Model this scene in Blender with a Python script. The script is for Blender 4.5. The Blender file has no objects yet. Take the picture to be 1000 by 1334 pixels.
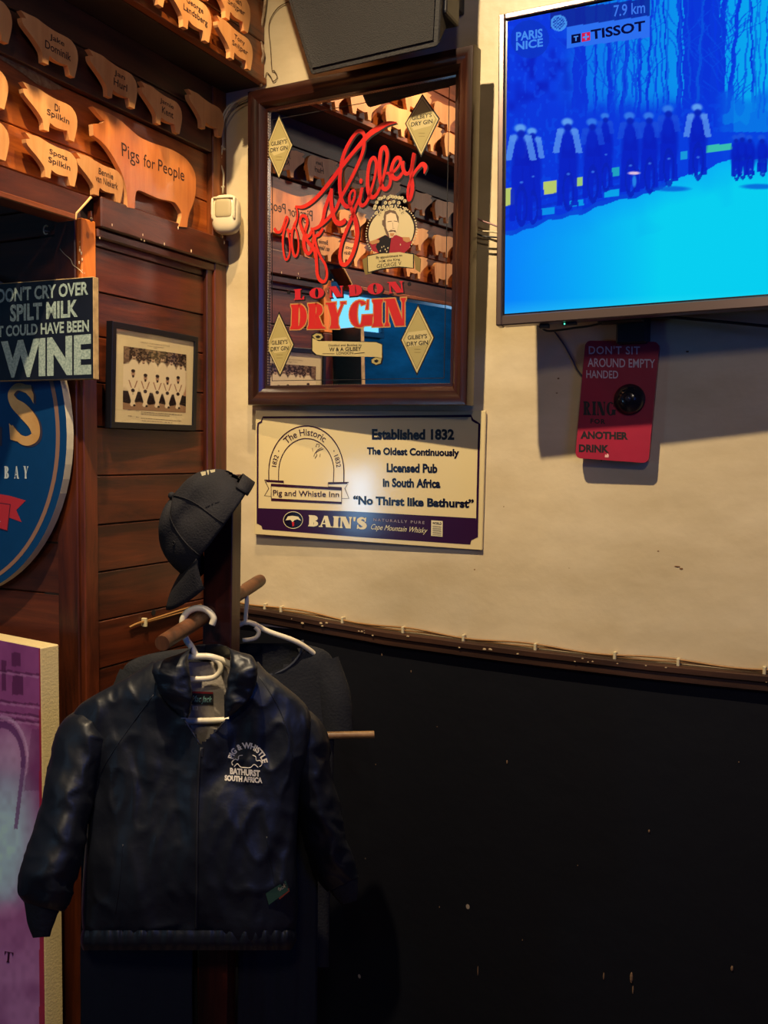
import bpy, bmesh, random
import numpy as np
from math import sin, cos, radians, degrees, atan, pi, sqrt, atan2, tan
from mathutils import Vector, Matrix, noise
from mathutils.bvhtree import BVHTree
random.seed(7)
S = bpy.context.scene
COL = S.collection

# ------------------------------------------------------------------ camera, world, lights
FPX = 1222.0
YAW, PITCH, ROLL = radians(26.5), radians(-3.6), radians(0.6)
CAM = Vector((1.38314, -1.88002, 1.62))
_f = Vector((-sin(YAW)*cos(PITCH), cos(YAW)*cos(PITCH), sin(PITCH)))
_r0 = Vector((cos(YAW), sin(YAW), 0)); _u0 = _r0.cross(_f)
_r = _r0*cos(ROLL)+_u0*sin(ROLL); _u = _u0*cos(ROLL)-_r0*sin(ROLL)
cd = bpy.data.cameras.new('camera'); cam = bpy.data.objects.new('camera', cd); COL.objects.link(cam)
cd.sensor_fit = 'VERTICAL'; cd.sensor_height = 36.0; cd.lens = FPX/1334*36.0; cd.clip_start = .02
cam.matrix_world = Matrix(((_r.x, _u.x, -_f.x, CAM.x), (_r.y, _u.y, -_f.y, CAM.y), (_r.z, _u.z, -_f.z, CAM.z), (0, 0, 0, 1)))
S.camera = cam
S.view_settings.view_transform = 'Standard'; S.view_settings.look = 'None'
S.view_settings.exposure = 0.0; S.view_settings.gamma = 1.0; S.view_settings.use_curve_mapping = False
w = bpy.data.worlds.new('world'); S.world = w; w.use_nodes = True
w.node_tree.nodes['Background'].inputs[0].default_value = (.10, .14, .30, 1)
w.node_tree.nodes['Background'].inputs[1].default_value = 0.05

def light(name, kind, loc, target, energy, color, size=.05, **k):
    d = bpy.data.lights.new(name, kind); d.energy = energy; d.color = color
    if kind == 'AREA': d.size = size
    else: d.shadow_soft_size = size
    for a, b in k.items(): setattr(d, a, b)
    o = bpy.data.objects.new(name, d); COL.objects.link(o); o.location = loc
    o.rotation_euler = (Vector(target)-Vector(loc)).to_track_quat('-Z', 'Y').to_euler()
    return o
KEY = (0.58, -1.16, 3.2)
light('ceiling_spot_light', 'SPOT', KEY, (.72, -.15, 1.25), 215, (1.0, .78, .49), .022, spot_size=radians(100), spot_blend=1.0)
light('frieze_spot_light', 'SPOT', (.50, -.58, 3.12), (0, -.42, 2.2), 62, (1.0, .70, .38), .015, spot_size=radians(58), spot_blend=.5)
light('warm_room_light', 'AREA', (1.9, -3.0, 3.0), (.3, -.5, 1.5), 11, (1.0, .82, .64), .3)
light('sign_fill_spot', 'SPOT', (1.25, -2.7, 3.2), (-.08, -.5, 1.45), 42, (1.0, .84, .62), .05, spot_size=radians(31), spot_blend=.6)  # added spot without a fitting, lights the wine sign evenly
light('blue_fill_light', 'AREA', (2.9, -2.2, 2.0), (.8, -.1, 1.5), 9, (.07, .20, 1.0), .8)  # added blue fill from the right, no screen stands there

# ------------------------------------------------------------------ pixel helpers (frame 1000 x 1334): points on real planes
def ray(px, py): return (_f*FPX+_r*(px-500)+_u*(667-py)).normalized()
def at(px, py, ax, val):
    d = ray(px, py); return CAM+d*((val-CAM[ax])/d[ax])
def W(px, py, depth):
    d = ray(px, py); return CAM+d*(depth/d.dot(_f))
def proj(P):
    v = Vector(P)-CAM; z = v.dot(_f); return 500+FPX*v.dot(_r)/z, 667-FPX*v.dot(_u)/z
def frame(origin, a=0, l=0, r=0, side='back'):
    a, l, r = radians(a), radians(l), radians(r)
    u, n = (Vector((1, 0, 0)), Vector((0, -1, 0))) if side == 'back' else (Vector((0, 1, 0)), Vector((1, 0, 0)))
    v = Vector((0, 0, 1))
    u2 = u*cos(a)+n*sin(a); n2 = n*cos(a)-u*sin(a); v2 = v*cos(l)+n2*sin(l)
    u3 = u2*cos(r)+v2*sin(r); v3 = v2*cos(r)-u2*sin(r); n3 = u3.cross(v3)
    M = Matrix((u3, v3, n3)).transposed().to_4x4(); M.translation = Vector(origin); return M
def mapper(M, z=0.0):
    Mi = M.inverted(); o = Mi@CAM
    def P(px, py):
        d = Mi.to_3x3()@ray(px, py); p = o+d*((z-o.z)/d.z); return (p.x, p.y)
    return P

# ------------------------------------------------------------------ materials
def s2l(c):
    return tuple((x/12.92 if x <= .04045 else ((x+.055)/1.055)**2.4) for x in c)
def rgb(r, g, b): return s2l((r/255, g/255, b/255))
def node(nt, t, x=0, **k):
    n = nt.nodes.new(t)
    for a, b in k.items(): setattr(n, a, b)
    return n
MATS = {}
def mat(name, c, rough=.5, metal=0, var=0, vscale=8, bump=0, bscale=60, spec=.5, emit=None, estr=1, stretch=(1, 1, 1), c2=None, coat=0):
    if name in MATS: return MATS[name]
    m = bpy.data.materials.new(name); m.use_nodes = True; nt = m.node_tree; b = nt.nodes['Principled BSDF']
    b.inputs['Roughness'].default_value = rough; b.inputs['Metallic'].default_value = metal
    b.inputs['Specular IOR Level'].default_value = spec; b.inputs['Coat Weight'].default_value = coat
    b.inputs['Coat Roughness'].default_value = .15
    b.inputs['Base Color'].default_value = (*c, 1)
    tc = node(nt, 'ShaderNodeTexCoord'); mp = node(nt, 'ShaderNodeMapping'); mp.inputs['Scale'].default_value = stretch
    nt.links.new(tc.outputs['Object'], mp.inputs[0])
    if var or c2:
        n = node(nt, 'ShaderNodeTexNoise'); n.inputs['Scale'].default_value = vscale; n.inputs['Detail'].default_value = 6
        n.inputs['Roughness'].default_value = .65
        nt.links.new(mp.outputs[0], n.inputs[0])
        cr = node(nt, 'ShaderNodeValToRGB'); nt.links.new(n.outputs[0], cr.inputs[0])
        cc = c2 if c2 else tuple(x*(1-var) for x in c)
        cr.color_ramp.elements[0].color = (*cc, 1); cr.color_ramp.elements[1].color = (*c, 1)
        cr.color_ramp.elements[0].position = .35; cr.color_ramp.elements[1].position = .65
        nt.links.new(cr.outputs[0], b.inputs['Base Color'])
    if bump:
        n2 = node(nt, 'ShaderNodeTexNoise'); n2.inputs['Scale'].default_value = bscale; n2.inputs['Detail'].default_value = 8
        nt.links.new(mp.outputs[0], n2.inputs[0])
        bp = node(nt, 'ShaderNodeBump'); bp.inputs['Strength'].default_value = bump; bp.inputs['Distance'].default_value = .004
        nt.links.new(n2.outputs[0], bp.inputs['Height']); nt.links.new(bp.outputs[0], b.inputs['Normal'])
    if emit:
        b.inputs['Emission Color'].default_value = (*emit, 1); b.inputs['Emission Strength'].default_value = estr
    MATS[name] = m; return m
def wood(name, dark, light, axis=1, rough=.4, fine=14, rnd=.35, coat=0):
    """streaky grain along one axis, each board a little different"""
    if name in MATS: return MATS[name]
    m = bpy.data.materials.new(name); m.use_nodes = True; nt = m.node_tree; b = nt.nodes['Principled BSDF']
    tc = node(nt, 'ShaderNodeTexCoord'); mp = node(nt, 'ShaderNodeMapping')
    sc = [fine, fine, fine]; sc[axis] = fine*.09; mp.inputs['Scale'].default_value = sc
    oi = node(nt, 'ShaderNodeObjectInfo')
    add = node(nt, 'ShaderNodeVectorMath', operation='SCALE'); nt.links.new(oi.outputs['Random'], add.inputs['Scale']); add.inputs[0].default_value = (9, 5, 7)
    nt.links.new(tc.outputs['Object'], mp.inputs[0]); nt.links.new(add.outputs[0], mp.inputs['Location'])
    n = node(nt, 'ShaderNodeTexNoise'); n.inputs['Scale'].default_value = 1.6; n.inputs['Detail'].default_value = 9; n.inputs['Roughness'].default_value = .7; n.inputs['Distortion'].default_value = .6
    nt.links.new(mp.outputs[0], n.inputs[0])
    cr = node(nt, 'ShaderNodeValToRGB'); nt.links.new(n.outputs[0], cr.inputs[0])
    cr.color_ramp.elements[0].color = (*dark, 1); cr.color_ramp.elements[1].color = (*light, 1)
    cr.color_ramp.elements[0].position = .36; cr.color_ramp.elements[1].position = .68
    mr = node(nt, 'ShaderNodeMapRange'); mr.inputs['To Min'].default_value = 1-rnd; mr.inputs['To Max'].default_value = 1+rnd*.6
    nt.links.new(oi.outputs['Random'], mr.inputs['Value'])
    # broad worn patches
    n3 = node(nt, 'ShaderNodeTexNoise'); n3.inputs['Scale'].default_value = 5; n3.inputs['Detail'].default_value = 4
    nt.links.new(tc.outputs['Object'], n3.inputs[0])
    mr2 = node(nt, 'ShaderNodeMapRange'); mr2.inputs['From Min'].default_value = .3; mr2.inputs['From Max'].default_value = .7; mr2.inputs['To Min'].default_value = .7; mr2.inputs['To Max'].default_value = 1.2
    nt.links.new(n3.outputs[0], mr2.inputs['Value'])
    mm = node(nt, 'ShaderNodeMath', operation='MULTIPLY'); nt.links.new(mr.outputs[0], mm.inputs[0]); nt.links.new(mr2.outputs[0], mm.inputs[1])
    vm = node(nt, 'ShaderNodeVectorMath', operation='SCALE'); nt.links.new(cr.outputs[0], vm.inputs[0]); nt.links.new(mm.outputs[0], vm.inputs['Scale'])
    nt.links.new(vm.outputs[0], b.inputs['Base Color'])
    b.inputs['Roughness'].default_value = rough; b.inputs['Coat Weight'].default_value = coat; b.inputs['Coat Roughness'].default_value = .2
    bp = node(nt, 'ShaderNodeBump'); bp.inputs['Strength'].default_value = .35; bp.inputs['Distance'].default_value = .002
    nt.links.new(n.outputs[0], bp.inputs['Height']); nt.links.new(bp.outputs[0], b.inputs['Normal'])
    MATS[name] = m; return m
def attr_mat(name, emission=False, rough=.4, gain=1.0):
    m = bpy.data.materials.new(name); m.use_nodes = True; nt = m.node_tree; b = nt.nodes['Principled BSDF']
    a = node(nt, 'ShaderNodeAttribute'); a.attribute_name = 'Col'
    b.inputs['Roughness'].default_value = rough
    if emission:
        b.inputs['Base Color'].default_value = (.002, .002, .003, 1); b.inputs['Specular IOR Level'].default_value = 0
        nt.links.new(a.outputs['Color'], b.inputs['Emission Color']); b.inputs['Emission Strength'].default_value = gain
    else: nt.links.new(a.outputs['Color'], b.inputs['Base Color'])
    return m

def plaster_mat():
    m = bpy.data.materials.new('cream_plaster'); m.use_nodes = True; nt = m.node_tree; b = nt.nodes['Principled BSDF']
    tc = node(nt, 'ShaderNodeTexCoord')
    n = node(nt, 'ShaderNodeTexNoise'); n.inputs['Scale'].default_value = 3.2; n.inputs['Detail'].default_value = 8; n.inputs['Roughness'].default_value = .6
    mp = node(nt, 'ShaderNodeMapping'); mp.inputs['Scale'].default_value = (1, 1, 2.2)
    nt.links.new(tc.outputs['Object'], mp.inputs[0]); nt.links.new(mp.outputs[0], n.inputs[0])
    cr = node(nt, 'ShaderNodeValToRGB'); nt.links.new(n.outputs[0], cr.inputs[0])
    cr.color_ramp.elements[0].color = (.54, .425, .24, 1); cr.color_ramp.elements[1].color = (.70, .575, .36, 1)
    cr.color_ramp.elements[0].position = .3; cr.color_ramp.elements[1].position = .62
    # chips and specks
    v = node(nt, 'ShaderNodeTexNoise'); v.inputs['Scale'].default_value = 26; v.inputs['Detail'].default_value = 3
    nt.links.new(tc.outputs['Object'], v.inputs[0])
    cr2 = node(nt, 'ShaderNodeValToRGB'); nt.links.new(v.outputs[0], cr2.inputs[0])
    cr2.color_ramp.elements[0].color = (0, 0, 0, 1); cr2.color_ramp.elements[1].color = (1, 1, 1, 1)
    cr2.color_ramp.elements[0].position = .735; cr2.color_ramp.elements[1].position = .75
    mx = node(nt, 'ShaderNodeMix', data_type='RGBA'); nt.links.new(cr2.outputs[0], mx.inputs[0]); nt.links.new(cr.outputs[0], mx.inputs[6]); mx.inputs[7].default_value = (.35, .26, .15, 1)
    nt.links.new(mx.outputs[2], b.inputs['Base Color'])
    b.inputs['Roughness'].default_value = .42
    n2 = node(nt, 'ShaderNodeTexNoise'); n2.inputs['Scale'].default_value = 11; n2.inputs['Detail'].default_value = 10
    nt.links.new(tc.outputs['Object'], n2.inputs[0])
    bp = node(nt, 'ShaderNodeBump'); bp.inputs['Strength'].default_value = .5; bp.inputs['Distance'].default_value = .006
    nt.links.new(n2.outputs[0], bp.inputs['Height']); nt.links.new(bp.outputs[0], b.inputs['Normal'])
    MATS['cream_plaster'] = m; return m
def blackpaint_mat():
    m = bpy.data.materials.new('black_wall_paint'); m.use_nodes = True; nt = m.node_tree; b = nt.nodes['Principled BSDF']
    tc = node(nt, 'ShaderNodeTexCoord')
    v = node(nt, 'ShaderNodeTexVoronoi'); v.inputs['Scale'].default_value = 9; v.inputs['Randomness'].default_value = 1
    mp = node(nt, 'ShaderNodeMapping'); mp.inputs['Scale'].default_value = (1.0, 1, .75); mp.inputs['Location'].default_value = (.37, 0, .21)
    n = node(nt, 'ShaderNodeTexNoise'); n.inputs['Scale'].default_value = 30; nt.links.new(tc.outputs['Object'], n.inputs[0])
    nt.links.new(tc.outputs['Object'], mp.inputs[0]); nt.links.new(mp.outputs[0], v.inputs['Vector'])
    ad = node(nt, 'ShaderNodeMath', operation='MULTIPLY_ADD'); nt.links.new(n.outputs[0], ad.inputs[0]); ad.inputs[1].default_value = .09; nt.links.new(v.outputs['Distance'], ad.inputs[2])
    cr = node(nt, 'ShaderNodeValToRGB'); nt.links.new(ad.outputs[0], cr.inputs[0])
    cr.color_ramp.elements[0].color = (.30, .24, .18, 1); cr.color_ramp.elements[1].color = (.0024, .0030, .0058, 1)
    cr.color_ramp.elements[0].position = .072; cr.color_ramp.elements[1].position = .082
    nt.links.new(cr.outputs[0], b.inputs['Base Color'])
    b.inputs['Roughness'].default_value = .7; b.inputs['Specular IOR Level'].default_value = .25
    n2 = node(nt, 'ShaderNodeTexNoise'); n2.inputs['Scale'].default_value = 14; n2.inputs['Detail'].default_value = 10
    nt.links.new(tc.outputs['Object'], n2.inputs[0])
    bp = node(nt, 'ShaderNodeBump'); bp.inputs['Strength'].default_value = .4; bp.inputs['Distance'].default_value = .005
    nt.links.new(n2.outputs[0], bp.inputs['Height']); nt.links.new(bp.outputs[0], b.inputs['Normal'])
    MATS['black_wall_paint'] = m; return m
PLASTER = plaster_mat(); BLACKP = blackpaint_mat()
WD = wood('dark_plank_wood', rgb(50, 20, 10), rgb(116, 52, 24), 1, .38)
WDX = wood('dark_plank_wood_cross', rgb(62, 26, 14), rgb(118, 54, 28), 0, .5)
WDZ = wood('dark_stile_wood', rgb(50, 20, 10), rgb(108, 48, 22), 2, .38)
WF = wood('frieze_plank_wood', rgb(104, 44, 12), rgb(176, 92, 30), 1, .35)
WP = wood('pig_cutout_wood', rgb(206, 136, 74), rgb(236, 172, 104), 1, .5, 10, .12)
WPB = wood('large_pig_wood', rgb(178, 92, 40), rgb(222, 138, 66), 1, .35, 7, .05)
WM = wood('mahogany_frame_wood', rgb(24, 9, 7), rgb(62, 28, 18), 0, .28, 14, .1, .4)
WMZ = wood('mahogany_frame_wood_upright', rgb(24, 9, 7), rgb(62, 28, 18), 1, .28, 14, .1, .4)
WR = wood('dado_rail_wood', rgb(28, 15, 10), rgb(66, 40, 26), 0, .5)
WPOST = wood('coat_stand_wood', rgb(40, 13, 10), rgb(82, 30, 20), 2, .35, 12, .05)
WPEG = wood('peg_dowel_wood', rgb(66, 38, 24), rgb(128, 80, 48), 2, .45, 16, .1)
CUT = mat('sawn_edge', rgb(215, 150, 90), .6)
BLK = mat('black_ink', (.006, .006, .008), .45)
BURN = mat('burnt_letter_brown', rgb(52, 22, 10), .7)
CREAMC = mat('cream_cable', rgb(205, 190, 150), .5)
BROWNC = mat('brown_cable', rgb(150, 108, 58), .5)
WHITEP = mat('white_plastic', rgb(230, 218, 190), .32)
BLKC = mat('black_cable', (.01, .01, .013), .4)
CREAMPAINT = mat('sensor_white_plastic', rgb(222, 206, 168), .35)

# ------------------------------------------------------------------ mesh builder
class MB:
    def __init__(s): s.v = []; s.f = []; s.m = []
    def add(s, vs, fs, mi=0):
        k = len(s.v); s.v += [tuple(p) for p in vs]; s.f += [tuple(i+k for i in f) for f in fs]; s.m += [mi]*len(fs)
    def box(s, x0, y0, z0, x1, y1, z1, mi=0, b=0):
        if b <= 0:
            s.add([(x0, y0, z0), (x1, y0, z0), (x1, y1, z0), (x0, y1, z0), (x0, y0, z1), (x1, y0, z1), (x1, y1, z1), (x0, y1, z1)],
                  [(0, 3, 2, 1), (4, 5, 6, 7), (0, 1, 5, 4), (1, 2, 6, 5), (2, 3, 7, 6), (3, 0, 4, 7)], mi); return
        bm = bmesh.new(); bmesh.ops.create_cube(bm, size=1)
        for v in bm.verts: v.co = Vector(((x0+x1)/2+v.co.x*(x1-x0), (y0+y1)/2+v.co.y*(y1-y0), (z0+z1)/2+v.co.z*(z1-z0)))
        bmesh.ops.bevel(bm, geom=list(bm.edges), offset=b, segments=2 if b > .003 else 1, profile=.5, affect='EDGES')
        s.bm(bm, mi)
    def bm(s, bm, mi=0, M=None):
        bm.verts.index_update()
        s.add([(M@v.co) if M else v.co for v in bm.verts], [[v.index for v in f.verts] for f in bm.faces], mi); bm.free()
    def prism(s, poly, z0, z1, mi=0, edge=None):
        n = len(poly); a = [(x, y, z0) for x, y in poly]; b = [(x, y, z1) for x, y in poly]
        s.add(a+b, [tuple(range(n, 2*n))], mi); s.add(a+b, [tuple(range(n))[::-1]], mi)
        s.add(a+b, [(i, (i+1) % n, n+(i+1) % n, n+i) for i in range(n)], mi if edge is None else edge)
    def poly(s, poly, z, mi=0):
        a = sum(poly[i][0]*poly[(i+1) % len(poly)][1]-poly[(i+1) % len(poly)][0]*poly[i][1] for i in range(len(poly)))
        if a < 0: poly = poly[::-1]
        s.j = getattr(s, 'j', 0)+1; z += (s.j % 7)*2.5e-5
        s.add([(x, y, z) for x, y in poly], [tuple(range(len(poly)))], mi)
    def disc(s, cx, cy, rx, ry, z, mi=0, n=24):
        s.poly([(cx+rx*cos(2*pi*i/n), cy+ry*sin(2*pi*i/n)) for i in range(n)], z, mi)
    def ring(s, cx, cy, rx, ry, tx, ty, z, mi=0, a0=0, a1=360, n=32):
        A = [radians(a0+(a1-a0)*i/n) for i in range(n+1)]
        o = [(cx+rx*cos(a), cy+ry*sin(a), z) for a in A]; i_ = [(cx+(rx-tx)*cos(a), cy+(ry-ty)*sin(a), z) for a in A]
        s.add(o+i_, [(k, k+1, n+2+k, n+1+k) for k in range(n)], mi)
    def rectline(s, x0, y0, x1, y1, t, z, mi=0):
        for a in ((x0, y0, x1, y0+t), (x0, y1-t, x1, y1), (x0, y0, x0+t, y1), (x1-t, y0, x1, y1)):
            s.poly([(a[0], a[1]), (a[2], a[1]), (a[2], a[3]), (a[0], a[3])], z, mi)
    def stroke(s, pts, wd, z, mi=0, sub=6, dx=0, dy=0):
        P = catmull([Vector((p[0], p[1], (wd if isinstance(wd, (int, float)) else wd[i]))) for i, p in enumerate(pts)], sub)
        vs = []; n = len(P)
        for i, p in enumerate(P):
            a = P[max(0, i-1)]; b = P[min(n-1, i+1)]; t = Vector((b.x-a.x, b.y-a.y)); t = t.normalized() if t.length > 1e-9 else Vector((1, 0))
            if i == 0: s.j = getattr(s, 'j', 0)+1; z += (s.j % 7)*2.5e-5
            nn = Vector((-t.y, t.x))*p.z/2; vs += [(p.x+nn.x+dx, p.y+nn.y+dy, z), (p.x-nn.x+dx, p.y-nn.y+dy, z)]
        s.add(vs, [(2*i, 2*i+1, 2*i+3, 2*i+2) for i in range(n-1)], mi)
    def tube(s, pts, rad, mi=0, seg=8, sub=0, cap=True):
        pts = [Vector(p) for p in pts]
        R = [rad]*len(pts) if isinstance(rad, (int, float)) else list(rad)
        if sub:
            P4 = catmull([Vector((p.x, p.y, p.z, r)) for p, r in zip(pts, R)], sub)
            pts = [Vector(p[:3]) for p in P4]; R = [p[3] for p in P4]
        n = len(pts); T = [(pts[min(n-1, i+1)]-pts[max(0, i-1)]).normalized() for i in range(n)]
        up = Vector((0, 0, 1)) if abs(T[0].z) < .9 else Vector((1, 0, 0)); X = T[0].cross(up).normalized(); vs = []
        for i in range(n):
            X = (X-T[i]*X.dot(T[i])).normalized(); Y = T[i].cross(X)
            vs += [pts[i]+(X*cos(2*pi*k/seg)+Y*sin(2*pi*k/seg))*R[i] for k in range(seg)]
        fs = [(i*seg+k, i*seg+(k+1) % seg, (i+1)*seg+(k+1) % seg, (i+1)*seg+k) for i in range(n-1) for k in range(seg)]
        if cap: fs += [tuple(range(seg))[::-1], tuple((n-1)*seg+k for k in range(seg))]
        s.add(vs, fs, mi)
    def sphere(s, c, r, mi=0, u=12, v=8, sc=(1, 1, 1)):
        bm = bmesh.new(); bmesh.ops.create_uvsphere(bm, u_segments=u, v_segments=v, radius=r)
        for q in bm.verts: q.co = Vector((q.co.x*sc[0]+c[0], q.co.y*sc[1]+c[1], q.co.z*sc[2]+c[2]))
        s.bm(bm, mi)
    def text(s, t, cx, cy, w_, h_, z, mi=0, bold=0, shear=0, rot=0, fn=None, spacing=1):
        vs, fs = font_mesh(t, bold, shear, spacing)
        x0 = min(p[0] for p in vs); x1 = max(p[0] for p in vs); y0 = min(p[1] for p in vs); y1 = max(p[1] for p in vs)
        out = []
        for p in vs:
            X = ((p[0]-x0)/(x1-x0)-.5)*w_; Y = ((p[1]-y0)/(y1-y0)-.5)*h_
            if fn: q = fn(X, Y); out.append(q if len(q) == 3 else (q[0], q[1], z))
            else: out.append((cx+X*cos(rot)-Y*sin(rot), cy+X*sin(rot)+Y*cos(rot), z))
        s.add(out, fs, mi)
    def glyphs(s, t, x0, y0, w_, h_, z, mi=0, grow=0, gap=.10, T=.24, fn=None, dx=0, dy=0):
        """slab / latin serif capitals drawn from polygons, fitted in a box"""
        L = []; x = 0
        for ch in t:
            if ch == ' ': x += .35; continue
            pl, wd = glyph(ch, T); L.append((pl, x)); x += wd+gap
        tot = x-gap
        for pl, gx in L:
            for q in pl:
                if grow:
                    q = grow_poly(q, grow)
                pts = [((gx+a)/tot*w_, b*h_) for a, b in q]
                pts = [fn(a, b) if fn else (x0+a, y0+b) for a, b in pts]
                s.poly([(a+dx, b+dy) for a, b in pts], z, mi)
    def build(s, name, mats, parent=None, smooth=False, M=None):
        me = bpy.data.meshes.new(name); me.from_pydata(s.v, [], s.f)
        if not isinstance(mats, (list, tuple)): mats = [mats]
        for m_ in mats: me.materials.append(m_)
        if len(mats) > 1: me.polygons.foreach_set('material_index', s.m)
        if smooth is True: me.polygons.foreach_set('use_smooth', [True]*len(me.polygons))
        me.update()
        o = bpy.data.objects.new(name, me); COL.objects.link(o)
        if isinstance(smooth, float): o.data.polygons.foreach_set('use_smooth', [True]*len(me.polygons)); me.set_sharp_from_angle(angle=smooth)
        if parent: o.parent = parent
        if M: o.matrix_world = M
        return o
def catmull(P, sub):
    if sub <= 1 or len(P) < 3: return P
    out = []
    for i in range(len(P)-1):
        a, b, c, d = P[max(0, i-1)], P[i], P[i+1], P[min(len(P)-1, i+2)]
        for k in range(sub):
            t = k/sub; out.append(.5*((2*b)+(c-a)*t+(2*a-5*b+4*c-d)*t*t+(3*b-a-3*c+d)*t*t*t))
    out.append(P[-1]); return out
_fc = {}
def font_mesh(t, bold=0, shear=0, spacing=1):
    key = (t, bold, shear, spacing)
    if key in _fc: return _fc[key]
    c = bpy.data.curves.new('txt', 'FONT'); c.body = t; c.size = 1; c.offset = bold; c.shear = shear; c.space_character = spacing; c.resolution_u = 3
    o = bpy.data.objects.new('txt', c); COL.objects.link(o)
    dg = bpy.context.evaluated_depsgraph_get(); me = bpy.data.meshes.new_from_object(o.evaluated_get(dg))
    r = ([tuple(v.co[:2]) for v in me.vertices], [tuple(p.vertices) for p in me.polygons])
    bpy.data.objects.remove(o); bpy.data.curves.remove(c); bpy.data.meshes.remove(me)
    _fc[key] = r; return r
def grow_poly(q, g):
    n = len(q); ar = sum(q[i][0]*q[(i+1) % n][1]-q[(i+1) % n][0]*q[i][1] for i in range(n))
    if ar < 0: q = q[::-1]
    out = []
    for i in range(n):
        a = Vector(q[i-1]); b = Vector(q[i]); c = Vector(q[(i+1) % n])
        d1 = (b-a); d2 = (c-b)
        d1 = d1.normalized() if d1.length > 1e-9 else Vector((1, 0)); d2 = d2.normalized() if d2.length > 1e-9 else d1
        n1 = Vector((d1.y, -d1.x)); n2 = Vector((d2.y, -d2.x)); m_ = n1+n2
        k = max(.35, 1+n1.dot(n2)); out.append(tuple(b+m_*(g/k)))
    return out
def glyph(ch, T=.24):
    t = .075; s_ = .06
    def rc(x0, y0, x1, y1): return [(x0, y0), (x1, y0), (x1, y1), (x0, y1)]
    def ser(x, w_, top):  # bracketed serif
        y = 1 if top else 0; k = -1 if top else 1
        return [(x-s_, y), (x+w_+s_, y), (x+w_+s_, y+k*t*.6), (x+w_, y+k*.16), (x, y+k*.16), (x-s_, y+k*t*.6)]
    def stem(x, w_=T, y0=0, y1=1, a=True, b=True):
        r = [rc(x, y0, x+w_, y1)]
        if b: r.append(ser(x, w_, False))
        if a: r.append(ser(x, w_, True))
        return r
    def arc(cx, cy, rx, ry, tx, ty, a0, a1, n=14):
        out = []
        for i in range(n):
            a = radians(a0+(a1-a0)*i/n); b = radians(a0+(a1-a0)*(i+1)/n)
            out.append([(cx+rx*cos(a), cy+ry*sin(a)), (cx+rx*cos(b), cy+ry*sin(b)), (cx+(rx-tx)*cos(b), cy+(ry-ty)*sin(b)), (cx+(rx-tx)*cos(a), cy+(ry-ty)*sin(a))])
        return out
    if ch == 'I': return stem(s_), T+2*s_
    if ch == 'D': return stem(s_)+arc(s_+T-.02, .5, .44, .5, T, t, -90, 90), s_+T+.42
    if ch == 'R': return stem(s_)+arc(s_+T-.02, .735, .36, .265, T*.9, t, -90, 90)+[[(s_+T, .5), (s_+T+.14, .52), (.80, 0), (.80-T*1.15, 0)], [(.80-T*1.2, 0), (.88, 0), (.88, .05), (.78, .10)]], .86
    if ch == 'B': return stem(s_)+arc(s_+T-.02, .75, .34, .25, T*.9, t, -90, 90)+arc(s_+T-.02, .26, .39, .26, T*.95, t, -90, 90), s_+T+.38
    if ch == 'Y': return [[(.05, 1), (.05+T*1.1, 1), (.42+T/2, .42), (.42-T/2, .42)], [(.80, 1), (.88, 1), (.42+T/2, .42), (.42+T*.1, .42)], rc(.42-T/2, 0, .42+T/2, .46), ser(.42-T/2, T, False), rc(-.02, .93, .05+T*1.1+.06, 1), rc(.70, .93, .96, 1)], .94
    if ch == 'G': return arc(.45, .5, .45, .5, T, t, 48, 345, 20)+[rc(.66, 0.06, .66+T, .44), rc(.56, .38, .66+T+.05, .45), [(.72, .66), (.82, .66), (.84, .99), (.78, .99)]], .94
    if ch == 'O': return arc(.47, .5, .47, .5, T, t, 0, 360, 24), .94
    if ch == 'N': return [rc(.06, 0, .06+.09, 1), rc(.74, 0, .74+.09, 1), [(.04, 1), (.04+T*1.15, 1), (.83, 0), (.83-T*1.1, 0)], ser(.06, .09, False), ser(.74, .09, True), rc(-.02, .93, .15, 1)], .9
    if ch == 'L': return stem(s_)+[rc(.1, 0, .66, t), [(.66, 0), (.66, .34), (.61, .34), (.5, t), (.5, 0)]], .7
    if ch == 'E': return stem(s_)+[rc(.1, 0, .66, t), [(.66, 0), (.66, .3), (.61, .3), (.5, t), (.5, 0)], rc(.1, 1-t, .62, 1), [(.62, 1), (.62, .72), (.57, .72), (.48, 1-t), (.48, 1)], rc(.1, .47, .45, .47+t), rc(.42, .36, .47, .66)], .7
    if ch == 'A': return [[(.38, 1), (.47, 1), (.16, 0), (.08, 0)], [(.36, 1), (.36+T*.8, 1), (.92, 0), (.92-T*1.15, 0)], rc(.18, .27, .7, .27+t), rc(-.02, 0, .26, t), rc(.58, 0, 1.0, t)], .98
    if ch == "'": return [[(.02, 1), (.2, 1), (.14, .66), (.06, .66)]], .2
    if ch == 'T': return [rc(.34, 0, .34+T, 1), ser(.34, T, False), rc(.02, 1-t, .90, 1), [(.02, 1), (.02, .7), (.07, .7), (.16, 1-t), (.16, 1)], [(.90, 1), (.90, .7), (.85, .7), (.76, 1-t), (.76, 1)]], .92
    if ch == 'S':
        P = catmull([Vector(p) for p in [(.62, .80, .06), (.50, .925, .09), (.33, .94, .13), (.17, .80, .2), (.22, .62, .24), (.42, .48, .27), (.58, .32, .24), (.56, .13, .17), (.38, .055, .11), (.2, .08, .09), (.09, .22, .06)]], 4)
        out = []
        L = []
        for i, p in enumerate(P):
            a = P[max(0, i-1)]; b = P[min(len(P)-1, i+1)]; d = Vector((b.x-a.x, b.y-a.y)).normalized(); nn = Vector((-d.y, d.x))*p.z*.5*(T/.24)
            L.append(((p.x+nn.x, p.y+nn.y), (p.x-nn.x, p.y-nn.y)))
        for i in range(len(L)-1): out.append([L[i][0], L[i][1], L[i+1][1], L[i+1][0]])
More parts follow.
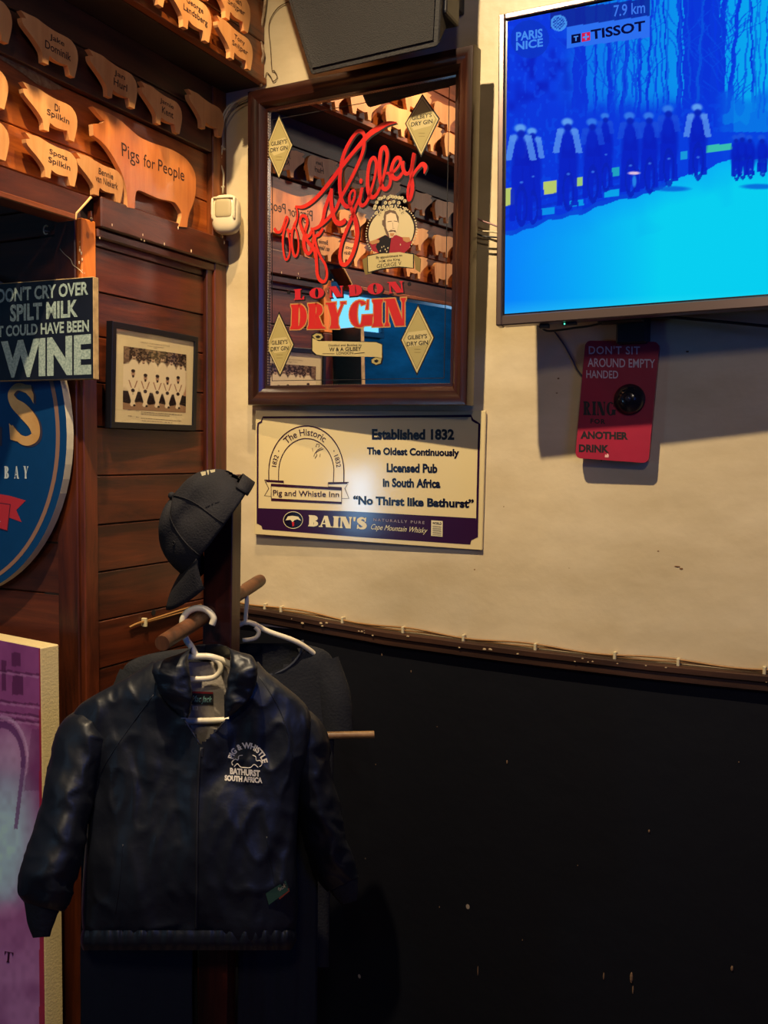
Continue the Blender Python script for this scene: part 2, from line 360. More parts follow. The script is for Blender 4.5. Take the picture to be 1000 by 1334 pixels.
        out += [[(.58, .66), (.66, .66), (.68, 1.0), (.62, 1.0)], [(.04, 0), (.10, 0), (.13, .34), (.05, .34)]]
        return out, .72
    return [rc(0, 0, .4, 1)], .4

def thing(name, M, label, cat, group=None):
    o = bpy.data.objects.new(name, None); COL.objects.link(o); o.empty_display_size = .05
    o.matrix_world = M if isinstance(M, Matrix) else Matrix.Translation(Vector(M))
    o['label'] = label; o['category'] = cat
    if group: o['group'] = group
    return o
def struct(o): o['kind'] = 'structure'; return o
def setg(name, M=Matrix()):
    o = bpy.data.objects.new(name, None); COL.objects.link(o); o.matrix_world = M; o['kind'] = 'structure'; return o
def piece(parent, name, m_, *box, b=.002):
    k = MB(); k.box(*box, b=b); return k.build(name, m_, parent)
def raster(name, P0, nx, ny, fn, m_, parent):
    """a flat picture as a fine grid with a colour per point; P0(u,v)->xyz"""
    U, V = np.meshgrid(np.linspace(0, 1, nx), np.linspace(0, 1, ny))
    U = U.ravel(); V = V.ravel(); xyz = P0(U, V)
    f = np.arange(nx*ny).reshape(ny, nx); q = np.stack([f[:-1, :-1], f[:-1, 1:], f[1:, 1:], f[1:, :-1]], -1).reshape(-1, 4)
    me = bpy.data.meshes.new(name); me.vertices.add(len(xyz)); me.vertices.foreach_set('co', xyz.astype(np.float32).ravel())
    me.loops.add(q.size); me.polygons.add(len(q)); me.loops.foreach_set('vertex_index', q.ravel().astype(np.int32))
    me.polygons.foreach_set('loop_start', np.arange(0, q.size, 4, dtype=np.int32)); me.update(calc_edges=True)
    c = np.clip(fn(U, V), 0, 1); c = np.where(c <= .04045, c/12.92, ((c+.055)/1.055)**2.4)
    a = me.color_attributes.new('Col', 'FLOAT_COLOR', 'POINT'); a.data.foreach_set('color', np.hstack([c, np.ones((len(c), 1))]).astype(np.float32).ravel())
    me.materials.append(m_); o = bpy.data.objects.new(name, me); COL.objects.link(o); o.parent = parent; return o
def vnoise(x, y, seed=0):
    xi = np.floor(x).astype(int); yi = np.floor(y).astype(int); fx = x-xi; fy = y-yi; fx = fx*fx*(3-2*fx); fy = fy*fy*(3-2*fy)
    def h(a, b): return np.mod(np.sin(a*127.1+b*311.7+seed*74.7)*43758.5453, 1.0)
    return (h(xi, yi)*(1-fx)+h(xi+1, yi)*fx)*(1-fy)+(h(xi, yi+1)*(1-fx)+h(xi+1, yi+1)*fx)*fy
def mixc(c, mask, col):
    m_ = np.clip(mask, 0, 1)[:, None]; return c*(1-m_)+np.array(col)[None, :]/255.*m_


# ================================================================== THE SETTING
LX, FY, CZ = 3.6, -4.3, 3.3
k = MB(); k.box(-1.6, FY-.1, -.1, LX, .1, 0); struct(k.build('floor', wood('floor_boards', rgb(40, 22, 14), rgb(80, 46, 28), 0, .45)))
k = MB(); k.box(-.1, FY-.1, CZ, LX, .1, CZ+.1); struct(k.build('ceiling', mat('ceiling_paint', rgb(120, 96, 70), .8)))
k = MB(); k.box(0, 0, 1.2, LX, .1, CZ, 0); k.box(0, 0.002, 0, LX, .1, 1.2, 1); WBK = struct(k.build('wall_back', [PLASTER, BLACKP]))
k = MB(); random.seed(11)   # chips and scuffs in the two paints
for (px, py, r_, e_) in ((660, 993, .0022, 2), (845, 1083, .0024, 1.4), (786, 1272, .0022, 3.5), (822, 1274, .0040, 3), (824, 1290, .0022, 4), (953, 1262, .0034, 1.6), (622, 1265, .0014, 8), (572, 1182, .0012, 2), (752, 1128, .0012, 1), (569, 947, .0012, 1), (535, 875, .0015, 2), (497, 853, .0018, 2), (962, 993, .0012, 1), (489, 996, .0010, 2), (680, 1225, .0010, 2)):
    p = at(px, py, 1, 0); k.sphere((p.x, .001, p.z), r_, sc=(.8, .8, e_), u=7, v=5)
o = k.build('paint_chips', mat('bare_plaster', rgb(120, 92, 66), .8), WBK); o['kind'] = 'stuff'
k = MB()
for (px, py, r_, e_) in ((882, 738, .0042, .35), (887, 741, .0026, .8), (857, 718, .0016, .7), (727, 493, .0018, .9), (895, 458, .0022, .8), (725, 512, .0018, .6), (618, 742, .0014, 1), (783, 600, .0012, 1), (741, 740, .0010, .6), (656, 660, .0010, 1)):
    p = at(px, py, 1, 0); k.sphere((p.x, 0, p.z), r_, sc=(1.4, .35, e_), u=8, v=5)
o = k.build('plaster_chips', mat('brown_chip', rgb(120, 84, 50), .8), WBK); o['kind'] = 'stuff'
k = MB(); k.box(LX, FY, 0, LX+.1, .1, CZ); struct(k.build('wall_right', mat('dim_wall', rgb(96, 70, 48), .7)))
k = MB(); k.box(-1.6, FY-.1, 0, LX, FY, CZ); struct(k.build('wall_front', mat('dim_wall', rgb(96, 70, 48), .7)))

# dado rail (sags a little to the right), as in the old wall
DZ = [(0, 1.243), (.145, 1.240), (.30, 1.229), (.46, 1.219), (.643, 1.214), (.814, 1.211), (1.047, 1.210), (1.256, 1.212), (2.2, 1.212), (LX, 1.212)]
def dz(x):
    for (a, za), (b, zb) in zip(DZ, DZ[1:]):
        if a <= x <= b: return za+(zb-za)*(x-a)/(b-a)
    return 1.212
k = MB(); xs = [i*.02 for i in range(0, 181)]
prof = [(.0, .004), (-.012, .003), (-.020, .000), (-.020, -.010), (-.015, -.014), (-.015, -.028), (-.004, -.034), (0.0, -.034)]
vs = []
for x in xs:
    j = .0012*noise.noise((x*9, 0, 0))
    vs += [(x, y-j, dz(x)+z+j) for y, z in prof]
n = len(prof); fs = [(i*n+q, i*n+q+1, (i+1)*n+q+1, (i+1)*n+q) for i in range(len(xs)-1) for q in range(n-1)]
k.add(vs, fs); k.add([vs[q] for q in range(n)], [tuple(range(n))]); k.add([vs[-n+q] for q in range(n)], [tuple(range(n))[::-1]])
TR = struct(k.build('trim_1', WR))
k = MB()
for i in range(26):   # chipped cream paint on the rail
    x = random.uniform(.2, 1.3); z = dz(x)-random.uniform(.0, .012); s_ = random.uniform(.001, .0032)
    k.sphere((x, -.0205, z), s_, sc=(1.5, .35, .8), u=6, v=4)
o = k.build('paint_flecks', mat('cream_fleck', rgb(190, 165, 125), .7), TR); o['kind'] = 'stuff'

# left wall: backing behind the boards, boards as pieces
WL = setg('wall_left')
k = MB(); k.box(-.10, -.471, 0, -.012, .0, 2.1); k.box(-.10, FY, 2.10, -.012, 0, CZ); k.box(-.10, FY, 0, -.012, -1.9, 2.1)
k.build('backing', mat('dark_backing', rgb(22, 9, 5), .7), WL)
JZ = [.0, .17, .27, .37, .47, .57, .67, .77, .87, .97, 1.066, 1.166, 1.266, 1.368, 1.466, 1.567, 1.667, 1.757, 1.85, 1.94, 2.03, 2.10]
for a, b in zip(JZ, JZ[1:]):
    piece(WL, 'plank', WD, -.012, -.4325, a+.0012, random.uniform(-.0005, .001), -.0705, b-.0012, b=.0015)
piece(WL, 'stile', WDZ, -.012, -.4715, 0, .012, -.433, 1.93)
piece(WL, 'stile', wood('lit_orange_wood', rgb(186, 96, 30), rgb(222, 126, 46), 2, .5), -.012, -.4715, 1.931, .012, -.433, 2.075)  # upper stile: its lit strip is put into the lighter orange colour
piece(WL, 'stile', WDZ, -.012, -.070, 0, .010, -.048, 2.075)
piece(WL, 'stile', WDZ, -.012, -.047, 0, .016, -.0005, 2.075)
# frieze boards above the opening
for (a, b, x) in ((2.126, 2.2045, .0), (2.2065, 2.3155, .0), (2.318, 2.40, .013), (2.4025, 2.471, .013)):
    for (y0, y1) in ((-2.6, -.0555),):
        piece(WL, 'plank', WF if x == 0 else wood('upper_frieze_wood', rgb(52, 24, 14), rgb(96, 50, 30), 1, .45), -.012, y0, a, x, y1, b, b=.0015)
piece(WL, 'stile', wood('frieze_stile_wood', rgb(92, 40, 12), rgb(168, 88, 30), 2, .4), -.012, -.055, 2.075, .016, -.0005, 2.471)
# rails under the frieze: right piece, and the deeper left piece over the opening
k = MB(); k.box(.0, -.4300, 2.064, .024, -.001, 2.1255, b=.003); k.build('rail', WD, WL)
k = MB(); k.box(.0, -.4300, 2.045, .014, -.001, 2.0635, b=.003); k.build('rail', WD, WL)
yL = at(118, 257, 0, .045).y; zT = at(118, 257, 0, .045).z; yB = at(98, 279, 0, .045).y; zB = at(98, 279, 0, .045).z
k = MB()
pl = [(-2.6, zB), (yB, zB), (yL, zT), (-2.6, zT)]
k.add([(.0, y, z) for y, z in pl]+[(.045, y, z) for y, z in pl], [(0, 3, 2, 1), (4, 5, 6, 7), (0, 1, 5, 4), (1, 2, 6, 5), (2, 3, 7, 6), (3, 0, 4, 7)])
k.build('rail', WD, WL)
k = MB(); k.box(.0, -2.6, zB-.012, .048, yB-.001, zB-.0005, b=.002); k.build('rail', wood('moulding_wood', rgb(110, 52, 22), rgb(160, 84, 40), 1, .35), WL)
k = MB(); k.tube([(.0455, yB, zB-.010), (.046, yB+.002, zB+.002), (.0465, (yB+yL)/2, (zB+zT)/2), (.046, yL, zT)], [.0016, .002, .0022, .0025], seg=6)
k.build('caulk_line', mat('cream_caulk', rgb(214, 170, 108), .6), WL)
k = MB()
for px, py in [(186, 306), (184, 312), (188, 314), (249, 327), (130, 310), (146, 293), (214, 318), (104, 315), (104, 322), (106, 330), (103, 342), (107, 352), (110, 356), (107, 338), (104, 326), (242, 295), (232, 297)]:
    P = at(px, py, 0, .0245 if px > 124 else .0125); s_ = random.uniform(.0008, .0026)
    k.sphere(P, s_, sc=(.4, .8, 1.5), u=6, v=4)
o = k.build('paint_flecks', mat('white_fleck', rgb(225, 200, 160), .7), WL); o['kind'] = 'stuff'
P = at(119, 286, 0, .025); k = MB(); k.sphere(P, .0045, sc=(.5, 1, 1)); k.build('screw_head', mat('screw_steel', (.25, .2, .15), .35, 1), WL)
P = at(199.5, 798, 0, .001); k = MB(); k.tube([P, P+Vector((.0012, 0, 0))], .0065, seg=14); k.build('drilled_hole', mat('hole_black', (.002, .002, .002), .9), WL)

# bulkhead box above, boarded, with a lip under its face
BH = setg('trim_2', Matrix.Translation((0, 0, 2.471)))
def wp(parent, *a, **k_):
    o = piece(parent, *a, **k_); o.matrix_parent_inverse = parent.matrix_world.inverted(); return o
bpy.context.view_layer.update()
k = MB(); k.box(.0, -2.6, 2.4715, .110, -.001, CZ); o = k.build('underside', mat('underside_wood', rgb(40, 22, 14), .6), BH); o.matrix_parent_inverse = BH.matrix_world.inverted()
z = 2.487
wp(BH, 'plank', WF, .110, -2.6, 2.4715, .131, -.002, 2.486)
for a, b in ((2.487, 2.565), (2.567, 2.66), (2.662, 2.76), (2.762, 2.90), (2.902, CZ)):
    wp(BH, 'plank', WF, .110, -2.6, a, .124, -.002, b)

# alcove beyond the opening
k = MB(); k.box(-1.6, -.46, 0, -.10, -.36, 2.75); WA = struct(k.build('wall_alcove', mat('dark_backing', rgb(22, 9, 5), .7)))
zz = [0, .3, .5, .7, .86, .99, 1.10, 1.212, 1.324, 1.43, 1.54, 1.65, 1.75, 1.85, 1.95, 2.047, 2.102, 2.21, 2.32, 2.43, 2.58]
for a, b in zip(zz, zz[1:]):
    piece(WA, 'plank', WDX, -1.5, -.4715, a+.0012, -.0565, -.460, b-.0012, b=.0015)
piece(WA, 'stile', WDZ, -.056, -.4780, 0, -.0005, -.4605, 2.10)
k = MB(); k.box(-1.6, FY, 2.6, -.1, -.36, 2.75); struct(k.build('ceiling_alcove', mat('ceiling_paint', rgb(120, 96, 70), .8)))
k = MB(); k.box(-1.6, FY, 0, -1.5, -.36, 2.75); WB = struct(k.build('wall_alcove_side', mat('blue_gloss_paint', (.02, .22, .38), .22, var=.5, vscale=3, bump=.5, bscale=5, stretch=(1, .5, 2))))
def add_pane(name, y0, y1, z0, z1, e, st):  # glowing panes added for the blue reflections in mirror and pub sign
    g = setg(name)
    k = MB(); k.box(-1.502, y0-.03, z0-.03, -1.47, y1+.03, z0, b=.003); k.box(-1.502, y0-.03, z1, -1.47, y1+.03, z1+.03, b=.003)
    k.box(-1.502, y0-.03, z0, -1.47, y0, z1, b=.003); k.box(-1.502, y1, z0, -1.47, y1+.03, z1, b=.003)
    k.build('pane_frame', mat('blue_frame_paint', (.01, .1, .18), .4), g)
    k = MB(); k.box(-1.500, y0, z0, -1.492, y1, z1); k.build('pane', mat(name+'_frosted_glass', (.1, .2, .25), .5, emit=e, estr=st), g)
add_pane('glow_pane_1', -2.95, -2.30, 2.17, 2.36, (.16, .58, .95), 1.5)
add_pane('glow_pane_2', -4.10, -3.62, 1.02, 1.46, (.30, .62, 1.0), 13)
light('alcove_blue_fill', 'AREA', (-.45, -3.3, 2.45), (-1.5, -3.0, 1.7), 8, (.25, .6, 1.0), .5)  # added lamp, brightens the blue alcove wall for the mirror
# white hook ring and loose wire in the alcove
M_ = frame(at(62, 300, 1, -.485)); t = thing('hook', M_, 'small cream cup hook screwed into the dark boards above the black wine sign', 'hook')
k = MB(); k.tube([(.0065*cos(a)*1.0, .0085*sin(a), .004) for a in [radians(q) for q in range(50, 320, 15)]], .0016, seg=6); k.tube([(-.0065, 0, .004), (-.0065, 0, -.012)], .0014, seg=6)
k.build('ring', CREAMC, t, smooth=True)
P = [at(a, b, 1, -.482) for a, b in ((78, 324), (84, 331), (92, 338), (95, 345), (102, 350), (108, 356))]
k = MB(); k.tube(P, .0007, seg=5, sub=3); o = k.build('loose_wire', CREAMC); o['label'] = 'thin pale loose wire hanging beside the orange-lit post above the wine sign'; o['category'] = 'wire'

# ================================================================== WOODEN PIGS
BIG = [(-0.509, 0.875), (-0.372, 0.882), (-0.232, 0.887), (-0.089, 0.866), (0.058, 0.82), (0.209, 0.781), (0.417, 0.783), (0.633, 0.802), (0.801, 0.806), (0.973, 0.782), (1.09, 0.723), (1.165, 0.632), (1.164, 0.447), (1.118, 0.306), (1.029, 0.156), (0.999, 0.003), (0.853, -0.019), (0.897, 0.09), (0.897, 0.154), (0.797, 0.23), (0.741, 0.235), (0.52, 0.208), (0.36, 0.213), (0.255, 0.221), (0.165, 0.22), (0.127, 0.173), (0.113, 0.008), (-0.0, -0.002), (-0.004, 0.124), (-0.035, 0.25), (-0.095, 0.351), (-0.213, 0.467), (-0.307, 0.538), (-0.399, 0.576), (-0.49, 0.597), (-0.5, 0.706), (-0.374, 0.753), (-0.332, 0.787)]
SMALL = [(-0.657, 0.922), (-0.429, 0.926), (-0.197, 0.943), (0.039, 0.896), (0.384, 0.857), (0.739, 0.87), (0.92, 0.85), (1.083, 0.716), (1.125, 0.515), (1.1, .36), (1.059, 0.2), (1.0, 0.0), (0.835, 0.001), (0.80, .12), (0.766, 0.205), (0.586, 0.18), (0.373, 0.17), (0.2, 0.227), (0.17, .12), (0.162, 0.0), (-0.01, 0.0), (-0.023, 0.209), (-0.14, 0.326), (-0.305, 0.45), (-0.468, 0.548), (-0.613, 0.65), (-0.634, 0.768), (-0.503, 0.805)]
def round_poly(poly, keep=()):
    out = []; n = len(poly)
    for i in range(n):
        a, b, c = Vector(poly[i-1]), Vector(poly[i]), Vector(poly[(i+1) % n])
        ang = (b-a).angle(c-b) if (b-a).length > 0 and (c-b).length > 0 else 0
        if ang < .95: out += [tuple(b.lerp(a, .22)), tuple(b.lerp(c, .22))]
        else: out.append(tuple(b))
    return out
def pig(y0, z0, s_, x, lines, label, group='wooden pig cutouts on the frieze', big=False, ink=BURN):
    M_ = frame((x, y0, z0), side='left'); t = thing('pig_cutout', M_, label, 'sign', group)
    poly = [(a*s_, b*s_) for a, b in round_poly(BIG if big else SMALL)]
    k = MB(); k.prism(poly, .015, .026, 0, 1); o = k.build('body', [WPB if big else WP, CUT], t)
    k = MB(); k.box(.35*s_, .40*s_, 0, .55*s_, .55*s_, .015); k.build('spacer', CUT, t); k = MB(); k.box(.75*s_, .4*s_, 0, .9*s_, .55*s_, .015); k.build('spacer', CUT, t)
    if big:
        Pq = mapper(M_, .0264); k = MB()
        for tx, q_ in (('Pigs', [(158, 185), (181, 196), (182, 220), (159, 209)]), ('for', [(187, 200), (202, 207), (202, 221), (187, 217)]), ('People', [(206, 207), (240, 221), (240, 241), (206, 227)])):
            tl, tr, br, bl = [Vector(Pq(*c)) for c in q_]
            k.text(tx, 0, 0, 1, 1, .0264, bold=.004, fn=lambda X, Y: tuple((bl.lerp(br, X+.5)).lerp(tl.lerp(tr, X+.5), Y+.5)))
        k.build('lettering', BURN, t)
    elif lines:
        k = MB()
        for (tx, cx, cy, w_, h_) in lines: k.text(tx, cx*s_, cy*s_, w_*s_, h_*s_, .0264, bold=-.005 if big else .012, rot=-.03)
        k.build('lettering', ink, t)
    return t
two = lambda a, b, wa=.5, wb=.72: [(a, .44, .66, wa, .17), (b, .47, .44, wb, .19)]
pig(-.357, 2.1205, .194, 0, [("Pigs", .285, .545, .30, .20), ("for", .60, .55, .165, .165), ("People", .90, .515, .40, .19)], 'large pig-shaped wooden plaque lettered Pigs for People', big=True, ink=BURN)
pig(-.576, 2.124, .072, 0, two('Spots', 'Spilkin', .62, .76), 'pig-shaped plaque lettered Spots Spilkin in the bottom row on the rail')
pig(-.451, 2.123, .073, 0, two('Bennie', 'van Niekerk', .56, .86), 'pig-shaped plaque lettered Bennie van Niekerk, touching the large pig plaque')
pig(-.579, 2.2085, .075, 0, two('Di', 'Spilkin', .17, .74), 'brightly lit pig-shaped plaque lettered Di Spilkin above the lowest row')
pig(-.669-.075, 2.2155, .075, 0, None, 'blank rear half of a pig plaque at the left edge, upper lit row')
pig(-.668-.073, 2.127, .073, 0, None, 'blank rear half of a pig plaque at the left edge, on the brown rail')
pig(-.591, 2.3225, .077, .013, two('Jake', 'Dominik', .46, .82), 'shaded pig-shaped plaque lettered Jake Dominik in the dark upper row')
pig(-.426, 2.3185, .077, .013, two('Jan', 'Hurl', .4, .5), 'shaded pig-shaped plaque in the dark upper row above the large pig snout')
pig(-.280, 2.3115, .075, .013, two('Jamie', 'Kent', .6, .5), 'shaded pig-shaped plaque lettered Jamie Kent in the dark upper row')
pig(-.126, 2.3500, .074, .013, None, 'faint pig-shaped plaque in the deep shade nearest the wall corner')
pig(-.670-.077, 2.325, .077, .013, None, 'rump of a shaded pig plaque at the left edge, dark upper row')
pig(-.330, 2.4690, .083, .124, two('George', 'Landsberg', .66, .94), 'bright pig-shaped plaque lettered George Landsberg on the bulkhead box', 'wooden pig cutouts on the bulkhead')
pig(-.171, 2.4670, .075, .124, two('Tony', 'Snijper', .52, .78), 'pig-shaped plaque lettered Tony Snijper low on the bulkhead near the corner', 'wooden pig cutouts on the bulkhead')
pig(-.188, 2.5440, .082, .124, two('Brian', 'Snijper', .52, .78), 'shaded pig-shaped plaque top right on the bulkhead above Tony Snijper', 'wooden pig cutouts on the bulkhead')
pig(-.3926-.083, 2.4800, .083, .124, None, 'bright pig plaque cut off by the top edge, left on the bulkhead', 'wooden pig cutouts on the bulkhead')
pig(-.249-.083, 2.5530, .083, .124, None, 'pig plaque of which only the feet show, above George Landsberg', 'wooden pig cutouts on the bulkhead')
for i, y in enumerate((-.93, -1.09, -1.25, -1.41)):
    for z, x in ((2.127, 0), (2.2155, 0), (2.322, .013)):
        pig(y+random.uniform(-.01, .01), z, .075, x, None, 'blank pig plaque farther along the frieze, seen only in the mirror', 'pig cutouts seen in the mirror')
for y, z in ((-.64, 2.475), (-.80, 2.47), (-.96, 2.475), (-.56, 2.552), (-.74, 2.552), (-.90, 2.55)):
    pig(y, z, .083, .124, None, 'blank pig plaque farther along the bulkhead, seen only in the mirror', 'bulkhead cutouts seen in the mirror')

# grey plaster smear on the boards above Di Spilkin
P0 = [at(a, b, 0, .0016) for a, b in ((0, 68), (18, 78), (38, 88), (60, 101), (78, 112), (84, 117), (66, 117), (48, 110), (30, 96), (12, 84), (0, 76))]
k = MB(); k.add(P0, [tuple(range(len(P0)))]); k.build('plaster_smear', mat('plaster_smear', rgb(122, 104, 72), .8, c2=rgb(98, 60, 26), vscale=90), WL)

# ================================================================== MOTION SENSOR AND WIRES
SN = at(292, 280, 1, -.052)
t = thing('motion_sensor', frame((SN.x, -.03, SN.z), a=-14), 'rounded white motion sensor in the wall corner beside the mirror', 'sensor')
def superbox(cx, cy, cz, hx, hy, hz, e=3.2, nu=32, nv=18, taper=0):
    vs = []; fs = []
    for j in range(nv+1):
        ph = -pi/2+pi*j/nv
        for i in range(nu):
            th = 2*pi*i/nu; f = lambda q: abs(q)**(2/e)*(1 if q >= 0 else -1)
            x = f(cos(ph))*f(cos(th)); y = f(sin(ph)); z = f(cos(ph))*f(sin(th))
            vs.append((cx+hx*x*(1+taper*y), cy+hy*y, cz+hz*z))
    for j in range(nv):
        for i in range(nu): fs.append((j*nu+i, (j+1)*nu+i, (j+1)*nu+(i+1) % nu, j*nu+(i+1) % nu))
    return vs, fs
k = MB(); k.add(*superbox(0, 0, .021, .0335, .045, .022)); k.build('housing', CREAMPAINT, t, smooth=True)
k = MB(); k.add(*superbox(0, .010, .036, .021, .022, .009, 5)); k.build('lens', mat('sensor_lens', rgb(176, 160, 118), .55), t, smooth=True)
k = MB(); k.add(*superbox(-.0265, .010, .034, .0032, .026, .011, 4)); k.add(*superbox(.0265, .010, .034, .0032, .026, .011, 4)); k.add(*superbox(0, .0345, .034, .028, .0028, .011, 4)); k.build('lens_surround', CREAMPAINT, t, smooth=True)
k = MB(); k.box(-.02, -.03, -.012, .02, .03, .002, b=.003); k.build('mount', CREAMPAINT, t)
def wire(name, pts, rad, m_, label, cat='cable', sub=4, seg=7, group=None):
    k = MB(); k.tube(pts, rad, seg=seg, sub=sub); o = k.build(name, m_, None, smooth=True); o['label'] = label; o['category'] = cat
    if group: o['group'] = group
    return o
t = thing('sensor_cable', (0.03, -.03, 2.35), 'twisted cream wires running from the white sensor up to the mirror top', 'cable')
def cw(pts, rad, name='wire', m_=CREAMC, y=-.02, parent=None, sub=4):
    k = MB(); k.tube([at(a, b, 1, y) for a, b in pts], rad, seg=7, sub=sub); o = k.build(name, m_, parent or t, smooth=True); o.matrix_parent_inverse = (parent or t).matrix_world.inverted(); return o
bpy.context.view_layer.update()
cw([(287, 252), (285, 225), (288, 205), (285, 188), (288, 170), (290, 152), (298, 138), (312, 130), (326, 124)], .0022)
cw([(290, 252), (291, 228), (287, 210), (290, 190), (290, 170), (293, 152), (302, 137), (316, 128), (330, 122)], .0022)
cw([(293, 196), (292, 172), (297, 152), (310, 136), (326, 128)], .0014, m_=mat('grey_wire', rgb(110, 100, 84), .6))
cw([(282, 194), (287, 190), (293, 195)], .0028, 'clip'); cw([(283, 241), (287, 244), (292, 243)], .0026, 'clip')
k = MB()
for i in range(14):
    P = at(random.uniform(279, 292), random.uniform(302, 322), 1, -.022); k.sphere(P, random.uniform(.0015, .004), sc=(1, 1, 1.4), u=6, v=5)
o = k.build('wire_tangle', CREAMC, t); o['kind'] = 'stuff'; o.matrix_parent_inverse = t.matrix_world.inverted()
t2 = thing('corner_cable', (0.12, -.02, 2.55), 'paint-splashed cables running up where the pig box meets the cream wall', 'cable')
bpy.context.view_layer.update()
cw([(340, 112), (338, 90), (343, 70), (338, 48), (342, 26), (345, 4), (347, -20)], .0035, m_=mat('grubby_cable', rgb(110, 82, 58), .7, c2=rgb(190, 165, 130), vscale=60), y=-.012, parent=t2)
cw([(345, 108), (347, 95), (352, 99), (356, 106), (361, 100), (357, 92), (354, 90), (352, 60), (350, 40), (352, 25), (362, 10), (376, 2)], .0010, m_=mat('thin_dark_wire', rgb(92, 68, 42), .6), y=-.004, parent=t2)

# cable pinned along the dado rail
t = thing('dado_cable', (.1, -.01, 1.24), 'thin brown cable clipped along the top of the dado rail', 'cable'); bpy.context.view_layer.update()
for off in (.0035, .0075):
    pts = []; x = .06
    while x < 1.5:
        pts.append((x, -.006-off*.5, dz(x)+.0045+off+.0032*sin(x*23+off*300)*(1 if off > .004 else .4))); x += .03
    k = MB(); k.tube(pts, .0022, seg=6, sub=2); o = k.build('wire', BROWNC, t, smooth=True); o.matrix_parent_inverse = t.matrix_world.inverted()
for px in (345, 366, 446, 525, 604, 698, 802, 885, 998):
    P = at(px, 800, 1, -.01); k = MB(); z_ = dz(max(0, P.x))+.008; k.box(P.x-.003, -.014, z_-.006, P.x+.003, -.001, z_+.009, b=.001); o = k.build('clip', CREAMC, t); o.matrix_parent_inverse = t.matrix_world.inverted()
t = thing('side_cable', at(200, 806, 0, .004), 'short brown cable end tied with a white clip on the plank wall', 'cable'); bpy.context.view_layer.update()
for dy in (-1.5, 2):
    k = MB(); k.tube([at(a, b+dy*(a-165)/70, 0, .006) for a, b in ((169, 817), (180, 812), (196, 808), (216, 802), (240, 795), (262, 790))], .0024, seg=7, sub=3); o = k.build('wire', BROWNC, t, smooth=True); o.matrix_parent_inverse = t.matrix_world.inverted()
P = at(188, 811, 0, .006); k = MB(); k.box(-.001, P.y-.0035, P.z-.009, .012, P.y+.0035, P.z+.010, b=.001); o = k.build('clip', CREAMC, t); o.matrix_parent_inverse = t.matrix_world.inverted()

# ================================================================== helpers for hung things
def quadmap(P, q):
    """bilinear map from the unit square into a photographed quad (tl,tr,br,bl) on a real plane"""
    tl, tr, br, bl = [Vector(P(*c)) for c in q]
    def f(u, v):   # v up
        a = bl.lerp(br, u); b = tl.lerp(tr, u); p = a.lerp(b, v); return (p.x, p.y)
    return f
def qtext(k, t, P, q, z, mi=0, bold=0, shear=0, spacing=1, dx=0, dy=0):
    f = quadmap(P, q); k.text(t, 0, 0, 1, 1, z, mi, bold=bold, shear=shear, spacing=spacing, fn=lambda X, Y: (f(X+.5, Y+.5)[0]+dx, f(X+.5, Y+.5)[1]+dy))
def qglyph(k, t, P, q, z, mi=0, grow=0, gap=.1, T=.24, dx=0, dy=0):
    f = quadmap(P, q); k.glyphs(t, 0, 0, 1, 1, z, mi, grow=grow, gap=gap, T=T, fn=lambda X, Y: f(X, Y), dx=dx, dy=dy)
def rq(x0, y0, x1, y1, s=0):  # rectangle in the photo with a slope s
    return [(x0, y0), (x1, y0+s*(x1-x0)), (x1, y1+s*(x1-x0)), (x0, y1)]
def polyP(k, P, pts, z, mi=0): k.poly([P(*p) for p in pts], z, mi)
def strokeP(k, P, pts, wd, z, mi=0, sub=6, dx=0, dy=0): k.stroke([P(*p) for p in pts], wd, z, mi, sub, dx, dy)
def frame_loft(k, w_, h_, prof, mi=0):
    """mitred moulding: prof = [(inset, z)], closed loop"""
    n = len(prof); C4 = [(-1, -1), (1, -1), (1, 1), (-1, 1)]; vs = []
    for sx, sy in C4: vs += [(sx*(w_/2-i), sy*(h_/2-i), z) for i, z in prof]
    k.add(vs, [(a*n+q, ((a+1) % 4)*n+q, ((a+1) % 4)*n+(q+1) % n, a*n+(q+1) % n) for a in range(4) for q in range(n)], mi)
def mould_side(w_, h_, prof, side):
    """one mitred length of moulding (0 bottom,1 right,2 top,3 left)"""
    k = MB(); n = len(prof); C4 = [(-1, -1), (1, -1), (1, 1), (-1, 1)]; vs = []
    for c in (C4[side], C4[(side+1) % 4]): vs += [(c[0]*(w_/2-i), c[1]*(h_/2-i), z) for i, z in prof]
    k.add(vs, [(q, n+q, n+(q+1) % n, (q+1) % n) for q in range(n)]+[tuple(range(n))[::-1], tuple(range(n, 2*n))]); return k

# ================================================================== ADVERTISING MIRROR
MM = frame((.3941, -.07, 2.0789), 3.5, 1.41, -.96)
t = thing('advertising_mirror', MM, 'large dark-wood framed bar mirror with red script lettering and diamonds', 'mirror')
mw, mh = .5652, .7106
prof = [(0, -.034), (0, -.004), (.002, 0), (.012, .001), (.020, -.003), (.030, -.004), (.036, -.010), (.040, -.016), (.046, -.016), (.046, -.034)]
for sd, mm in ((0, WM), (1, WMZ), (2, WM), (3, WMZ)):
    o = mould_side(mw, mh, prof, sd).build('frame_moulding', mm, t, smooth=radians(35))
GZ = -.022
P = mapper(MM, GZ)
x0, x1, y0, y1 = -mw/2+.0445, mw/2-.0445, -mh/2+.0445, mh/2-.0445
k = MB(); k.box(x0-.006, y0-.006, GZ-.004, x1+.006, y1+.006, GZ)
gm = mat('mirror_glass', (.88, .86, .86), .012, 1); k.build('mirror_glass', gm, t)
k = MB(); k.box(-mw/2+.01, -mh/2+.01, -.036, mw/2-.01, mh/2-.01, -.030); k.build('backing_board', mat('hardboard', rgb(70, 48, 30), .8), t)
bd = MB(); nb = 0
